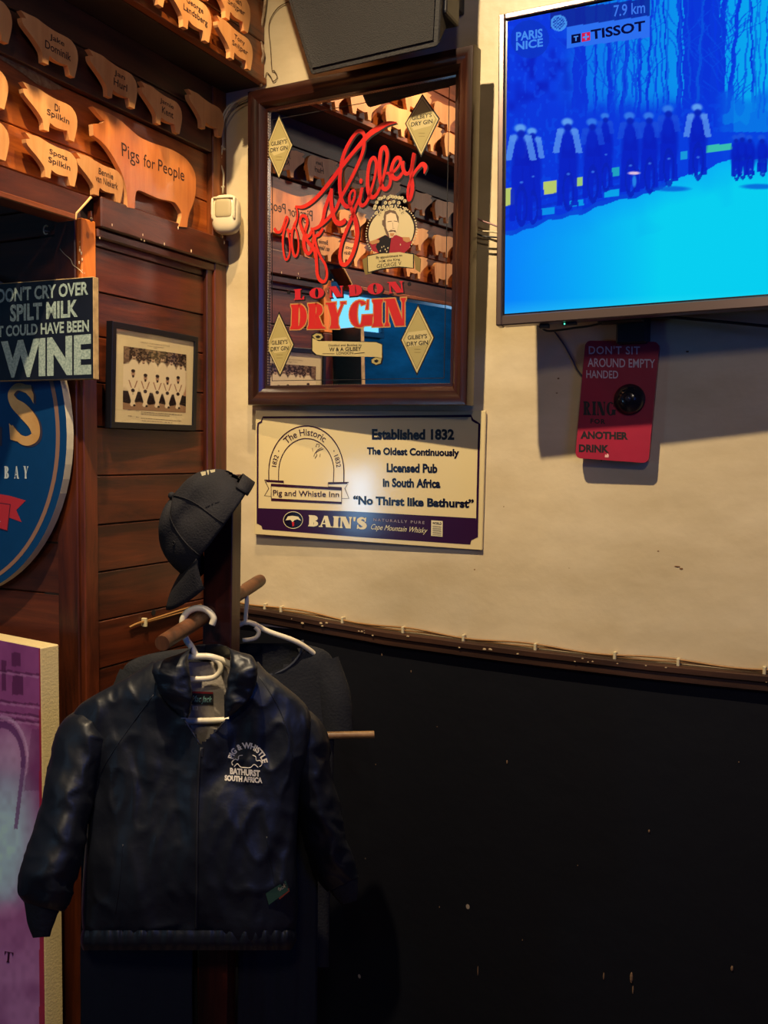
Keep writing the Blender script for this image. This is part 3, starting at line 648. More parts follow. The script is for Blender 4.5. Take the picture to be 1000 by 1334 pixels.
for (xa, ya, xb, yb) in ((x0, y0, x1, y0), (x1, y0, x1, y1), (x1, y1, x0, y1), (x0, y1, x0, y0)):
    L_ = sqrt((xb-xa)**2+(yb-ya)**2); n_ = int(L_/.0062)
    for i in range(n_):
        bm = bmesh.new(); bmesh.ops.create_icosphere(bm, subdivisions=1, radius=.0024)
        bd.bm(bm, 0, Matrix.Translation((xa+(xb-xa)*i/n_, ya+(yb-ya)*i/n_, GZ+.0035)))
for q in ((x0-.005, y0-.005, x1+.005, y0+.001), (x0-.005, y1-.001, x1+.005, y1+.005), (x0-.005, y0, x0+.001, y1), (x1-.001, y0, x1+.005, y1)):
    bd.box(q[0], q[1], GZ, q[2], q[3], GZ+.003)
o = bd.build('bead_moulding', mat('bead_dark_wood', rgb(160, 138, 118), .25), t, smooth=radians(40)); o['kind'] = 'stuff'
RED = mat('red_screen_ink', rgb(206, 48, 32), .35, c2=rgb(178, 26, 34), vscale=3); GOLD = mat('cream_gold_ink', rgb(160, 146, 92), .4)
GOLDL = mat('pale_gold_ink', rgb(184, 168, 116), .4); DKG = mat('dark_gold_ink', rgb(120, 102, 56), .45)
z1, z2, z3, z4 = GZ+.0003, GZ+.0006, GZ+.0009, GZ+.0012
k = MB(); k.rectline(x0+.010, y0+.012, x1-.018, y1-.020, .0014, z1); k.build('border_line', BLK, t)
# signature script
c5 = lambda pts: [(340+a/5.56, 120+b/5.56) for a, b in pts]
c6 = lambda pts: [(440+a/5.56, 120+b/5.56) for a, b in pts]
SIG = [
 (c5([(95, 985), (112, 1012), (140, 1010), (160, 970), (182, 905), (194, 925), (172, 985), (158, 1060), (162, 1150), (178, 1212), (200, 1195), (210, 1130), (200, 1040), (188, 990)]), [6, 7, 6, 5, 5, 5, 6, 6, 5, 5, 5, 4, 4, 4]),
 (c5([(188, 990), (215, 1010), (245, 965), (262, 900), (262, 860), (250, 828)]), [5, 6, 6, 5, 4, 4]),
 (c5([(250, 935), (232, 985), (222, 1060), (228, 1140), (246, 1190), (266, 1165), (272, 1090), (258, 1010), (240, 965)]), [4, 5, 6, 6, 6, 5, 4, 4, 4]),
 (c5([(248, 828), (300, 832), (360, 800), (430, 735), (500, 650), (580, 545), (640, 470), (690, 410), (731, 365), (762, 330), (800, 285)])[:8]+c6([(150, 392), (185, 352), (235, 300), (300, 258), (360, 228), (425, 220)]), [4, 8, 9, 9, 10, 10, 9, 9, 10, 11, 12, 12, 9, 2]),
 (c6([(196, 330), (180, 292), (145, 285), (105, 330), (65, 400), (35, 480), (18, 580), (14, 690), (28, 780), (60, 828), (95, 815), (118, 770), (124, 725), (108, 712), (88, 742), (84, 790), (100, 850), (125, 920), (140, 1000), (134, 1080), (105, 1180), (62, 1246), (26, 1240), (15, 1180), (30, 1090), (68, 990), (105, 900), (130, 830), (160, 760), (178, 700)]), [7, 8, 8, 8, 9, 9, 9, 9, 9, 9, 8, 6, 5, 5, 6, 7, 8, 10, 11, 10, 9, 9, 9, 8, 8, 8, 8, 7, 6, 5]),
 (c6([(190, 330), (188, 400), (165, 480), (120, 580), (70, 680), (20, 770)])+c5([(540, 850), (500, 900), (450, 950), (400, 985), (370, 992)]), [8, 8, 8, 8, 8, 8, 8, 8, 8, 7, 5]),
 (c5([(512, 700), (488, 770), (462, 850), (448, 920), (420, 975), (385, 990)]), [7, 8, 9, 8, 7, 5]),
 (c5([(512, 700), (508, 780), (516, 860), (536, 930), (570, 952), (602, 935), (600, 915)]), [7, 9, 10, 10, 11, 11, 4]),
 (c5([(372, 1000), (340, 1045), (300, 1000), (282, 940), (295, 898), (325, 905), (335, 950), (318, 1010), (310, 1080), (318, 1140), (345, 1170), (372, 1130), (380, 1060), (378, 1000), (360, 985)]), [7, 8, 8, 7, 7, 7, 7, 8, 9, 9, 8, 7, 6, 5, 4]),
 (c5([(300, 1010), (345, 1090), (390, 1150), (402, 1240), (408, 1320), (430, 1365), (462, 1370), (478, 1320), (465, 1250), (430, 1190), (400, 1110), (392, 1050), (420, 1030), (450, 985)]), [6, 8, 9, 8, 8, 8, 7, 6, 6, 6, 6, 7, 8, 6]),
 (c6([(178, 690), (165, 750), (158, 800), (178, 822), (212, 790), (248, 690), (272, 590), (278, 510), (258, 476), (232, 510), (218, 590), (216, 680), (228, 740), (252, 762), (285, 735), (320, 650), (345, 550), (358, 450), (340, 402), (315, 420), (303, 500), (302, 590), (315, 670), (342, 704), (372, 680), (382, 630), (370, 590), (350, 590)]), [7, 8, 8, 8, 7, 6, 6, 7, 8, 8, 8, 9, 9, 9, 7, 6, 7, 8, 9, 9, 9, 9, 9, 9, 8, 7, 6, 5]),
 (c6([(368, 592), (410, 572), (448, 520), (452, 482), (425, 478), (398, 520), (388, 580), (405, 622), (440, 622), (478, 570)]), [5, 6, 6, 7, 8, 8, 9, 9, 8, 6]),
 (c6([(470, 500), (472, 555), (492, 590), (520, 580), (545, 510), (552, 445), (540, 520), (532, 600), (540, 690), (528, 760), (514, 782), (506, 740), (516, 670), (545, 600), (580, 550), (612, 522), (634, 545), (624, 592)]), [8, 8, 8, 7, 7, 8, 8, 8, 9, 8, 6, 6, 6, 6, 7, 9, 9, 2]),
]
pxm = .00165
k = MB(); k2 = MB()
for pts, wd in SIG:
    wd = [q*pxm*.63 for q in wd]; m_ = min(len(pts), len(wd)); pts, wd = pts[:m_], wd[:m_]
    strokeP(k2, P, pts, wd, z1+.0001, dx=.0028, dy=-.0034); strokeP(k, P, pts, wd, z2)
c = P(*c6([(167, 645)])[0]); k.disc(c[0], c[1], .0042, .0058, z2); k2.disc(c[0]+.0028, c[1]-.0034, .0042, .0058, z1+.0001)
k2.build('script_shadow', BLK, t); k.build('script_lettering', RED, t)
# LONDON / DRY GIN
qL = [(383, 377), (525, 366), (527, 381), (383, 391)]
k = MB(); qglyph(k, 'LONDON', P, qL, z1, T=.36, gap=.30, grow=.02, dx=.0022, dy=-.0028)
for a, b in ((376, 381), (533, 370)):
    c = P(a, b); k.disc(c[0], c[1], .0042, .0042, z2)
k.build('lettering_shadow', BLK, t)
k = MB(); qglyph(k, 'LONDON', P, qL, z2, T=.36, gap=.30); k.build('lettering', mat('crimson_ink', rgb(178, 32, 44), .4), t)
q1 = [(379, 397), (450, 393), (450, 428), (378, 429)]; q2 = [(455, 392), (529, 388), (529, 424), (455, 427)]
k = MB(); qglyph(k, 'DRY', P, q1, z1, T=.34, gap=.04, grow=.045); qglyph(k, 'GIN', P, q2, z1, T=.34, gap=.06, grow=.045); k.build('lettering_outline', mat('tan_outline_ink', rgb(178, 128, 74), .4), t)
k = MB(); qglyph(k, 'DRY', P, q1, z2, T=.34, gap=.04); qglyph(k, 'GIN', P, q2, z2, T=.34, gap=.06); k.build('lettering', mat('bright_red_ink', rgb(184, 38, 34), .38, c2=rgb(168, 30, 44), vscale=2), t)
# four diamonds
for (tp, rt, bt, lf, ty) in (((363.5, 152), (380.5, 189), (363.5, 231), (347, 194), 190), ((550, 125), (571, 155), (548.5, 202), (529, 161), 156), ((363.5, 409), (382, 449), (365, 488), (347.5, 451), 450), ((544.5, 399), (564.5, 440), (543, 486), (523, 443), 443)):
    cx = sum(p[0] for p in (tp, rt, bt, lf))/4; cy = sum(p[1] for p in (tp, rt, bt, lf))/4
    sc = lambda f: [(cx+(p[0]-cx)*f, cy+(p[1]-cy)*f) for p in (tp, rt, bt, lf)]
    k = MB(); polyP(k, P, sc(1.08), z1, 0); polyP(k, P, sc(1.0), z2, 1); polyP(k, P, sc(.90), z2+.0001, 2); polyP(k, P, sc(.86), z3, 3)
    sl = (rt[1]-lf[1])/(rt[0]-lf[0])
    hw = (rt[0]-lf[0])*.39; yy = ty
    k2_ = [(cx-hw, yy-hw*sl-9), (cx+hw, yy+hw*sl-9), (cx+hw, yy+hw*sl-1), (cx-hw, yy-hw*sl-1)]
    hw2 = hw*.78
    k.poly([P(lf[0]+4, lf[1]), P(lf[0]+9, lf[1]-10+0), P(rt[0]-9, rt[1]-10), P(rt[0]-4, rt[1]), P(rt[0]-10, rt[1]+9), P(lf[0]+10, lf[1]+9)], z3+.0001, 1)
    qtext(k, "GILBEY'S", P, [(cx-hw2, yy-hw*sl-7), (cx+hw2, yy+hw*sl-7), (cx+hw2, yy+hw*sl-1.2), (cx-hw2, yy-hw*sl-1.2)], z4, 0, bold=.02)
    qtext(k, "DRY GIN", P, [(cx-hw*.85, yy-hw*sl+1.4), (cx+hw*.85, yy+hw*sl+1.4), (cx+hw*.85, yy+hw*sl+7), (cx-hw*.85, yy-hw*sl+7)], z4, 0, bold=.02)
    for j in (13, 17):
        a = P(cx-4, cy+j); b = P(cx+4, cy+j); k.stroke([a, b], .0008, z4, 2, 1)
    k.build('diamond_badge', [BLK, GOLDL, DKG, GOLD], t)
# portrait medallion
Y6 = lambda a, b: (440+a/5.56, 120+b/5.56)
FACE = mat('portrait_cream', rgb(192, 176, 134), .5); SEP = mat('portrait_sepia', rgb(96, 76, 62), .5); UNI = mat('portrait_red_tunic', rgb(140, 24, 40), .5); EPA = mat('portrait_dull_gold', rgb(168, 120, 74), .5); SKIN = mat('portrait_skin', rgb(206, 184, 148), .5)
k = MB(); c = P(*Y6(385, 1010)); rx = (P(*Y6(560, 1010))[0]-c[0]); ry = (c[1]-P(*Y6(385, 1185))[1])
k.disc(c[0], c[1], rx, ry, z1, 0, 40); k.disc(c[0], c[1], rx*.955, ry*.96, z2, 1, 40)
def pp(pts, z, mi): polyP(k, P, [Y6(*q) for q in pts], z, mi)
pp([(228, 1085), (290, 1062), (345, 1035), (385, 1045), (425, 1035), (480, 1058), (535, 1080), (520, 1130), (480, 1168), (300, 1168), (250, 1150)], z3, 3)
pp([(300, 1062), (345, 1035), (388, 1060), (372, 1168), (300, 1168), (275, 1120)], z3+.0001, 0)
pp([(225, 1085), (275, 1068), (305, 1075), (300, 1092), (250, 1105)], z4, 4); pp([(470, 1050), (520, 1052), (530, 1080), (500, 1090), (475, 1075)], z4, 4)
pp([(340, 870), (375, 856), (415, 866), (438, 905), (440, 960), (428, 1010), (400, 1052), (375, 1058), (355, 1020), (335, 960), (332, 905)], z3+.0002, 5)
pp([(332, 905), (340, 872), (375, 856), (352, 890), (348, 940), (352, 985), (340, 985), (322, 960), (322, 930), (334, 925)], z4, 2)
pp([(340, 868), (375, 853), (418, 862), (442, 905), (441, 950), (432, 930), (420, 885), (385, 872), (352, 890)], z4, 2)
pp([(335, 985), (352, 985), (372, 1030), (376, 1056), (352, 1030)], z4, 2)
for (a, b, wd) in (((362, 940), (392, 936), .0012), ((408, 934), (432, 938), .0012), ((398, 945), (402, 985), .0007), ((396, 988), (412, 988), .0007)):
    k.stroke([P(*Y6(*a)), P(*Y6(*b))], wd, z4+.0001, 2, 1)
pp([(362, 1012), (385, 998), (402, 1000), (420, 1002), (424, 1018), (402, 1010), (380, 1014)], z4+.0001, 2)
pp([(376, 1022), (412, 1022), (402, 1046), (384, 1046)], z4+.0001, 4)
for a, b in ((320, 1125), (345, 1140), (310, 1150), (365, 1130), (335, 1118), (455, 1105), (356, 1155)):
    q = P(*Y6(a, b)); k.disc(q[0], q[1], .0014, .0020, z4+.0002, 1, 6)
k.build('portrait_medallion', [BLK, FACE, SEP, UNI, EPA, SKIN], t)
k = MB()
for i in range(46):
    a = radians(-48+i*276/45)
    k.disc(c[0]+rx*1.06*cos(a), c[1]+ry*1.06*sin(a), .0016, .0016, z2, 0, 8)
random.seed(3)
crown = [(275, 830), (285, 800), (300, 780), (320, 770), (340, 765), (360, 770), (380, 758), (400, 765), (420, 760), (445, 765), (465, 775), (485, 790), (270, 850), (300, 840), (330, 830), (360, 840), (390, 830), (420, 840), (450, 860), (470, 880), (300, 890), (280, 880), (490, 850), (480, 870), (315, 870), (345, 800), (375, 800), (405, 800), (440, 800), (340, 855), (375, 862), (405, 862)]
for a, b in crown:
    q = P(*Y6(a+random.uniform(-5, 5), b+random.uniform(-5, 5))); k.disc(q[0], q[1], .0052, .0048, z1+.0001, 1, 10); k.disc(q[0]-.0004, q[1]+.0006, .0042, .0038, z3, 0, 9); k.ring(q[0]-.0002, q[1]+.0002, .0024, .0022, .0008, .0008, z4, 1, 40, 300, 8)
k.build('crown_ornament', [FACE, BLK], t)
# ribbon under the portrait
k = MB()
rib = lambda L, z, mi: polyP(k, P, L, z, mi)
rib([(472, 338), (480, 334), (480, 352), (484, 356), (476, 358), (474, 352)], z2, 1); rib([(539, 331), (548, 337), (547, 355), (541, 351)], z2, 1)
rib([(478, 333), (495, 329), (520, 327), (539, 330), (539, 350), (520, 348.5), (498, 351), (479, 356)], z2+.0001, 0)
rib([(479, 334), (495, 330.5), (520, 328.5), (538, 331.5), (538, 349), (520, 347), (498, 349.5), (480, 354.5)], z3, 2)
qtext(k, 'By appointment to', P, [(490, 334), (524, 331), (524, 335), (490, 338.5)], z4, 0, bold=.02); qtext(k, 'H.M. the King', P, [(494, 339), (521, 336), (521, 340), (494, 343.5)], z4, 0, bold=.01)
qtext(k, 'GEORGE V', P, [(491, 344.5), (523, 340.5), (523, 345.5), (491, 349.5)], z4, 0, bold=.0)
k.build('portrait_ribbon', [BLK, DKG, GOLDL], t)
# lower ribbon
k = MB()
def rb(pts, z, mi): polyP(k, P, [(340+a/4, 350+b/4) for a, b in pts], z, mi)
rb([(262, 345), (285, 332), (318, 338), (328, 360), (312, 376), (600, 380), (632, 392), (636, 470), (628, 498), (598, 506), (572, 492), (574, 470), (590, 460), (330, 458), (280, 452), (262, 430)], z1, 0)
rb([(268, 362), (300, 378), (360, 378), (600, 384), (630, 396), (630, 466), (600, 460), (330, 454), (290, 448), (268, 428)], z2, 1)
rb([(268, 350), (288, 337), (314, 341), (323, 358), (308, 372), (285, 370)], z2+.0001, 2); rb([(284, 352), (300, 347), (312, 355), (302, 363), (290, 362)], z3, 0)
rb([(576, 474), (598, 462), (628, 468), (624, 492), (600, 501), (578, 490)], z2+.0001, 2); rb([(590, 478), (604, 472), (614, 480), (604, 490), (592, 487)], z3, 0)
g = lambda x0_, y0_, x1_, y1_, s_: [(340+x0_/4, 350+y0_/4), (340+x1_/4, 350+(y0_+s_)/4), (340+x1_/4, 350+(y1_+s_)/4), (340+x0_/4, 350+y1_/4)]
qtext(k, 'Distilled and Bottled by', P, g(352, 394, 526, 408, -2), z4, 0, bold=.0); qtext(k, 'W & A GILBEY', P, g(356, 411, 522, 431, -4), z4, 0, bold=.01); qtext(k, 'LONDON', P, g(395, 434, 480, 448, -2), z4, 0)
for a, b in ((320, 384), (484, 540)): strokeP(k, P, [(340+a/4, 350+443/4), (340+b/4, 350+(443-6*(a > 400))/4)], .0009, z4, 0, 1)
k.build('distiller_ribbon', [BLK, GOLDL, GOLD], t)

# ================================================================== METAL PUB SIGN
MS = frame((.3984, -.014, 1.5669), -1.0, .43, -.74)
t = thing('pub_sign', MS, 'glossy cream and purple pub sign reading Established 1832', 'sign')
sw, sh = .5741, .2956
k = MB(); k.box(-sw/2, -sh/2, -.006, sw/2, sh/2, 0, b=.001); k.build('sign_panel', mat('sign_cream_enamel', rgb(226, 206, 152), .10, spec=.6, coat=1, bump=.12, bscale=6), t)
P = mapper(MS, 0)
PUR = mat('sign_purple_ink', rgb(48, 22, 56), .12); INK = mat('sign_black_ink', rgb(18, 14, 34), .2); SC_ = mat('sign_cream_print', rgb(226, 212, 168), .2); PINK = mat('sign_pink_grey', rgb(170, 150, 150), .3)
Z = lambda i: .0004+.0003*i
s1 = lambda a, b: (320+a/5.882, 530+b/5.882); s2 = lambda a, b: (440+a/5, 530+b/5); s3 = lambda a, b: (320+a/3.03, 520+b/3.03)
k = MB()
# purple band with notched corners
polyP(k, P, [s3(48, 430), s3(400, 442), s3(908, 470), s3(914, 545), s3(905, 550), s3(890, 558), s3(886, 574), s3(500, 548), s3(66, 514), s3(62, 500), s3(47, 492)], Z(0), 0)
# border line
L_ = [s3(47, 492), s3(48, 112), s3(50, 96), s3(62, 90), s3(68, 72), s3(480, 70), s3(889, 66), s3(895, 82), s3(908, 90), s3(922, 98), s3(917, 300), s3(912, 545)]
k.stroke([P(*q) for q in L_], .0050, Z(1), 0, 1)
k.build('purple_band_and_border', [PUR], t)
k = MB()
def qs(f, x0_, y0_, x1_, y1_, s_): return [f(x0_, y0_), f(x1_, y0_+s_), f(x1_, y1_+s_), f(x0_, y1_)]
qtext(k, 'Established 1832', P, qs(s2, 222, 143, 758, 214, 2), Z(1), bold=.045)
qtext(k, 'The Oldest Continuously', P, qs(s2, 190, 262, 790, 325, 12), Z(1), bold=.042)
qtext(k, 'Licensed Pub', P, qs(s2, 318, 366, 648, 426, 6), Z(1), bold=.045)
qtext(k, 'in South Africa', P, qs(s2, 293, 462, 668, 522, 8), Z(1), bold=.045)
qtext(k, '“No Thirst like Bathurst”', P, qs(s2, 100, 576, 886, 636, 24), Z(1), bold=.045)
k.build('lettering', INK, t)
# arch emblem (without the mascot)
k = MB()
def archP(rx_, ry_, a0, a1, n=28, cx=465, cy=500):
    return [s1(cx+rx_*cos(radians(a)), cy-ry_*sin(radians(a))) for a in np.linspace(a0, a1, n)]
def L1(pts, wd, z=Z(1), mi=0): k.stroke([P(*q) for q in pts], wd*1.35, z, mi, 1)
L1([s1(178, 565)]+archP(288, 354, 178, 2)+[s1(752, 580)], .0020)
L1([s1(252, 570)]+archP(212, 258, 176, 4)+[s1(672, 580)], .0016)
for a in (148, 32):
    q = P(*archP(250, 306, a, a, 1)[0]); k.disc(q[0], q[1], .0016, .0016, Z(1), 0, 8)
def arch_text(tx, a0, a1, hh, rx_=250, ry_=306):
    def fn(X, Y):
        a = radians(a0+(a1-a0)*(X+.5)); R = Y*hh
        return P(*s1(465+(rx_+R)*cos(a), 500-(ry_+R)*sin(a)))
    k.text(tx, 0, 0, 1, 1, Z(1), 0, bold=.005, fn=fn)
arch_text('The Historic', 131, 54, 52); arch_text('1832', 172, 155, 36); arch_text('1832', 25, 7, 36)
# ribbon banner
for pts in ([(145, 560), (292, 568), (292, 606), (195, 600), (195, 685), (145, 680), (178, 625)], [(632, 580), (790, 578), (760, 625), (792, 702), (735, 702), (735, 618), (632, 612)]):
    L1([s1(*q) for q in pts+[pts[0]]], .0012)
polyP(k, P, [s1(195, 588), s1(735, 620), s1(735, 640), s1(195, 608)], Z(1), 0); polyP(k, P, [s1(195, 700), s1(735, 728), s1(735, 745), s1(195, 720)], Z(1), 0)
L1([s1(195, 590), s1(197, 715)], .0012); L1([s1(735, 622), s1(735, 740)], .0012)
polyP(k, P, [s1(150, 560), s1(292, 568), s1(290, 582), s1(160, 574)], Z(1), 0); polyP(k, P, [s1(634, 578), s1(785, 576), s1(776, 590), s1(636, 592)], Z(1), 0)
qtext(k, 'Pig and Whistle Inn', P, qs(s1, 210, 636, 716, 692, 14), Z(2), bold=.01)
# notes and smoke curl
L1([s1(530, 395), s1(548, 368), s1(536, 352), s1(560, 335), s1(596, 320)], .0009); L1([s1(522, 380), s1(530, 356), s1(550, 330), s1(585, 312)], .0009)
L1([s1(538, 306), s1(545, 284), s1(566, 288), s1(560, 310)], .0010); L1([s1(512, 316), s1(514, 340)], .0009); L1([s1(572, 360), s1(568, 384)], .0009)
k.build('arch_emblem', mat('emblem_ink', rgb(52, 20, 44), .25), t)
# whisky band
k = MB()
qglyph(k, "BAIN'S", P, [s3(250, 458), s3(478, 468), s3(476, 513), s3(248, 501)], Z(3), 0, T=.32, gap=.09, grow=.015)
q = [P(*s3(188+38*cos(a), 477+33*sin(a))) for a in np.linspace(0, 2*pi, 30)]
k.stroke(q, .0013, Z(3), 0, 1); k.poly(q[:-1], Z(2), 2)
wing = [(158, 478), (168, 462), (186, 460), (208, 464), (220, 480), (204, 474), (192, 478), (186, 486), (178, 476)]
polyP(k, P, [s3(*q_) for q_ in wing], Z(3), 0); polyP(k, P, [s3(*q_) for q_ in [(183, 484), (193, 484), (192, 500), (186, 502)]], Z(4), 3)
qtext(k, 'NATURALLY PURE', P, qs(s3, 505, 470, 706, 481, 12), Z(3), 4, spacing=1.4); qtext(k, 'Cape Mountain Whisky', P, qs(s3, 495, 492, 718, 520, 16), Z(3), 0, shear=.5)
polyP(k, P, [s3(733, 478), s3(778, 481), s3(777, 543), s3(732, 539)], Z(3), 0)
qtext(k, 'WORLD', P, qs(s3, 737, 484, 774, 494, 2), Z(4), 2, bold=.04)
for j in range(8):
    a, b = s3(738, 500+5*j), s3(773, 502+5*j); k.stroke([P(*a), P(*b)], .0008, Z(4), 2, 1)
k.build('band_print', [SC_, mat('sign_gold', rgb(190, 160, 90), .3), INK, mat('sign_red', rgb(190, 30, 40), .4), PINK], t)

# ================================================================== TELEVISION
MT = frame((.9966, -.15, 2.1627), -4, -3.68, 1.51)
t = thing('television', MT, 'wall-mounted flat television showing a bluish cycling race', 'television')
tw, th = .4732, .5906; XL, XR = -tw/2, -tw/2+1.05
k = MB()
BZ = mat('brushed_bezel', rgb(112, 96, 92), .32, .75)
b_ = []
def bez(x0_, y0_, x1_, y1_):
    k = MB(); k.box(x0_, y0_, -.024, x1_, y1_, 0, b=.002); return k.build('bezel', BZ, t)
bez(XL, -th/2, XL+.0115, th/2); bez(XR-.0115, -th/2, XR, th/2); bez(XL+.0115, -th/2, XR-.0115, -th/2+.019); bez(XL+.0115, th/2-.0115, XR-.0115, th/2)
k = MB(); k.box(XL+.003, -th/2+.003, -.032, XR-.003, th/2-.003, -.024, b=.002); k.box(XL+.15, -th/2+.06, -.052, XR-.15, th/2-.12, -.032, b=.004)
k.build('rear_housing', mat('tv_black_plastic', (.012, .012, .016), .45), t)
k = MB(); k.box(XL+.011, -th/2+.018, -.012, XR-.011, th/2-.011, -.0055); k.build('screen_surround', mat('screen_black', (.004, .004, .01), .25), t)
sx0, sx1, sy0, sy1 = XL+.0155, XR-.0145, -th/2+.0225, th/2-.014
Mr = np.array(MT)[:3, :3]; Mt_ = np.array(MT)[:3, 3]; Cn = np.array(CAM); Rn, Un, Fn = np.array(_r), np.array(_u), np.array(_f)
def tv_xyz(U, V): return np.stack([sx0+(sx1-sx0)*U, sy0+(sy1-sy0)*V, np.full_like(U, -.0052)], 1)
def tv_paint(U, V):
    L = tv_xyz(U, V); Wd = L@Mr.T+Mt_; d = Wd-Cn; zz_ = d@Fn; X = 500+FPX*(d@Rn)/zz_; Y = 667-FPX*(d@Un)/zz_
    c = np.zeros((len(U), 3)); t_ = np.clip((X-650)/330, 0, 1.2)[:, None]
    sky = (1-t_)*np.array([0, 92, 232])/255.+t_*np.array([0, 165, 238])/255.; c[:] = sky
    n1 = vnoise(X/9, Y/14, 1); n2 = vnoise(X/4, Y/6, 2); n3 = vnoise(X/22, Y/30, 3)
    # woods at left: deep blue
    wl = 1/(1+np.exp((X-745-20*(n3-.5))/9)); c = mixc(c, wl*.97, (0, 52, 222)); c = mixc(c, wl*np.clip(n1*1.4-.5, 0, .8)*(Y > 50), (0, 24, 184)); c = mixc(c, wl*(n2 > .72)*.35, (10, 84, 240))
    # road
    yr = np.where(X < 870, 300-.30*(X-660), np.where(X < 950, 237-.36*(X-870), 208.2-.05*(X-950)))+1.6*np.sin(X/13)+1.2*np.sin(X/5)
    # tree trunks
    def trunk(xb, yb, xt, yt, w0, w1, col=(0, 48, 214), al=.95):
        nonlocal c
        s_ = np.clip((yb-Y)/(yb-yt), 0, 1); xx = xb+(xt-xb)*s_+1.2*np.sin(Y/7+xb); ww = w0+(w1-w0)*s_
        c = mixc(c, ((np.abs(X-xx) < ww) & (Y < yb) & (Y > yt)).astype(float)*al, col)
    for a in [(752, 180, 756, -60, 8, 6), (762, 190, 758, -60, 4, 3), (796, 190, 792, 40, 4, 2.5), (808, 170, 826, -60, 3, 2), (832, 160, 836, -60, 2, 1.5), (842, 150, 852, -60, 2, 1.3),
              (884, 200, 886, -60, 3.5, 3), (897, 200, 896, -60, 8, 6), (912, 200, 912, -60, 12, 13), (926, 200, 928, -60, 12, 10), (938, 200, 944, -60, 5, 3), (944, 190, 968, -60, 3, 2), (775, 150, 778, -60, 1.5, 1), (870, 150, 862, -60, 1.2, 1), (980, 120, 976, -60, 1.5, 1)]: trunk(*a)
    for i in range(26):
        r_ = random.Random(i+90); xb = r_.uniform(765, 1010); trunk(xb, r_.uniform(120, 190), xb+r_.uniform(-14, 14), -60, r_.uniform(.8, 2.2), r_.uniform(.5, 1.2), (0, r_.randint(50, 95), 222), r_.uniform(.45, .9))
    for i in range(90):
        r_ = random.Random(i+5); xb = r_.choice([756, 796, 832, 842, 884, 912, 930, 944, 952, 960]); yb = r_.uniform(20, 150); L0 = r_.uniform(18, 60); a = r_.uniform(-1.1, 1.1)
        s_ = (yb-Y)/(L0*cos(a)); xx = xb+L0*sin(a)*s_+2*np.sin(Y/5+i)
        c = mixc(c, ((np.abs(X-xx) < .9) & (s_ > 0) & (s_ < 1)).astype(float)*.75, (0, 70, 222))
    # scrub band behind riders
    sb = 1/(1+np.exp(-(Y-(140-.03*(X-650)+12*(n1-.5)))/5))*(Y < yr+2)*(X < 955); c = mixc(c, sb*.97, (0, 52, 218)); c = mixc(c, sb*(n2 > .7)*.3, (0, 90, 238))
    hz_ = np.clip((X-930)/14, 0, 1)*np.clip((Y-118-22*(n1-.5)-10*(n3-.5))/12, 0, 1)*(Y < yr+4); c = mixc(c, hz_*.7, (0, 92, 226)); c = mixc(c, hz_*(n1 > .6)*.5, (0, 140, 232))
    c = mixc(c, (Y > 172)*(Y < yr)*(X > 868)*.9, (0, 60, 222))
    # road surface
    rd = (Y > yr).astype(float); tt = np.clip((X-660)/200, 0, 1)*np.clip((Y-yr)/90+.6, 0, 1)
    road = np.array([0, 132, 250])[None]/255.*(1-tt[:, None])+np.array([0, 206, 240])[None]/255.*tt[:, None]
    c = c*(1-rd[:, None])+road*rd[:, None]; c = mixc(c, rd*(Y < yr+5+2*n1)*(X < 868), (0, 66, 214)); c = mixc(c, rd*np.clip(.5-n3, 0, 1)*.35*(Y < yr+60), (0, 150, 236))
    gl = np.clip((Y-(392-.04*(X-650)))/20, 0, 1)*rd; c = mixc(c, gl*.35, (90, 235, 240))
    # yellow barriers
    for (x0_, x1_, ya, yb, col) in ((650, 670, 247, 269, (196, 210, 96)), (708, 725, 237, 254, (196, 214, 96)), (747, 758, 232, 243, (170, 214, 110)), (793, 806, 219, 230, (30, 170, 190)), (886, 895, 198, 208, (20, 160, 220)), (920, 953, 190, 199, (60, 200, 170)), (787, 806, 248, 258, (0, 170, 235)), (742, 760, 262, 270, (0, 160, 235)), (700, 722, 272, 281, (0, 150, 235))):
        sl = -.12; yy_ = Y-sl*(X-x0_); c = mixc(c, ((X > x0_) & (X < x1_) & (yy_ > ya) & (yy_ < yb)).astype(float)*.92, col)
    for yy0 in (262, 274): c = mixc(c, (np.abs(Y-(yy0-.27*(X-690))) < 2.2)*(X < 860)*.5, (0, 40, 190))
    # riders
    def ell(cx, cy, rx_, ry_, col, al=.95):
        nonlocal c
        c = mixc(c, np.clip(1.4-1.2*(((X-cx)/rx_)**2+((Y-cy)/ry_)**2), 0, 1)*al, col)
    R_ = [(693, 172, 16, 290, 1.0, 1), (678, 168, 18, 292, 1.2, 1), (788, 152, 10, 248, .85, 0), (771, 160, 13, 262, 1.1, 0), (739, 160, 16, 272, 1.15, 1), (845, 152, 12, 250, 1.05, 0), (820, 152, 13, 254, 1.1, 0), (870, 143, 12, 240, 1.1, 0), (908, 141, 13, 232, 1.1, 1), (958, 180, 9, 234, .7, 2), (966, 178, 9, 232, .8, 2), (976, 180, 8, 232, .7, 2), (992, 180, 9, 228, .8, 2)]
    for hx, hy, hw_, yb, s_, kind in R_:
        dk = (0, 26, 186); hh = yb-hy
        ell(hx+1, hy+hh*.42, 12*s_, hh*.40, dk, .9)
        for a_, w__ in ((-6, 3.2), (-1, 2.6), (6, 3.4)): c = mixc(c, (np.abs(X-(hx+a_*s_+(Y-hy-50)*.03*a_/3)) < w__*s_)*(Y > hy+40*s_)*(Y < yb-4)*.9, (0, 32, 196))
        r2 = ((X-hx-1)/(6*s_))**2+((Y-yb+20*s_)/(20*s_))**2; c = mixc(c, (np.abs(r2-1) < .35)*.8, (0, 30, 180))
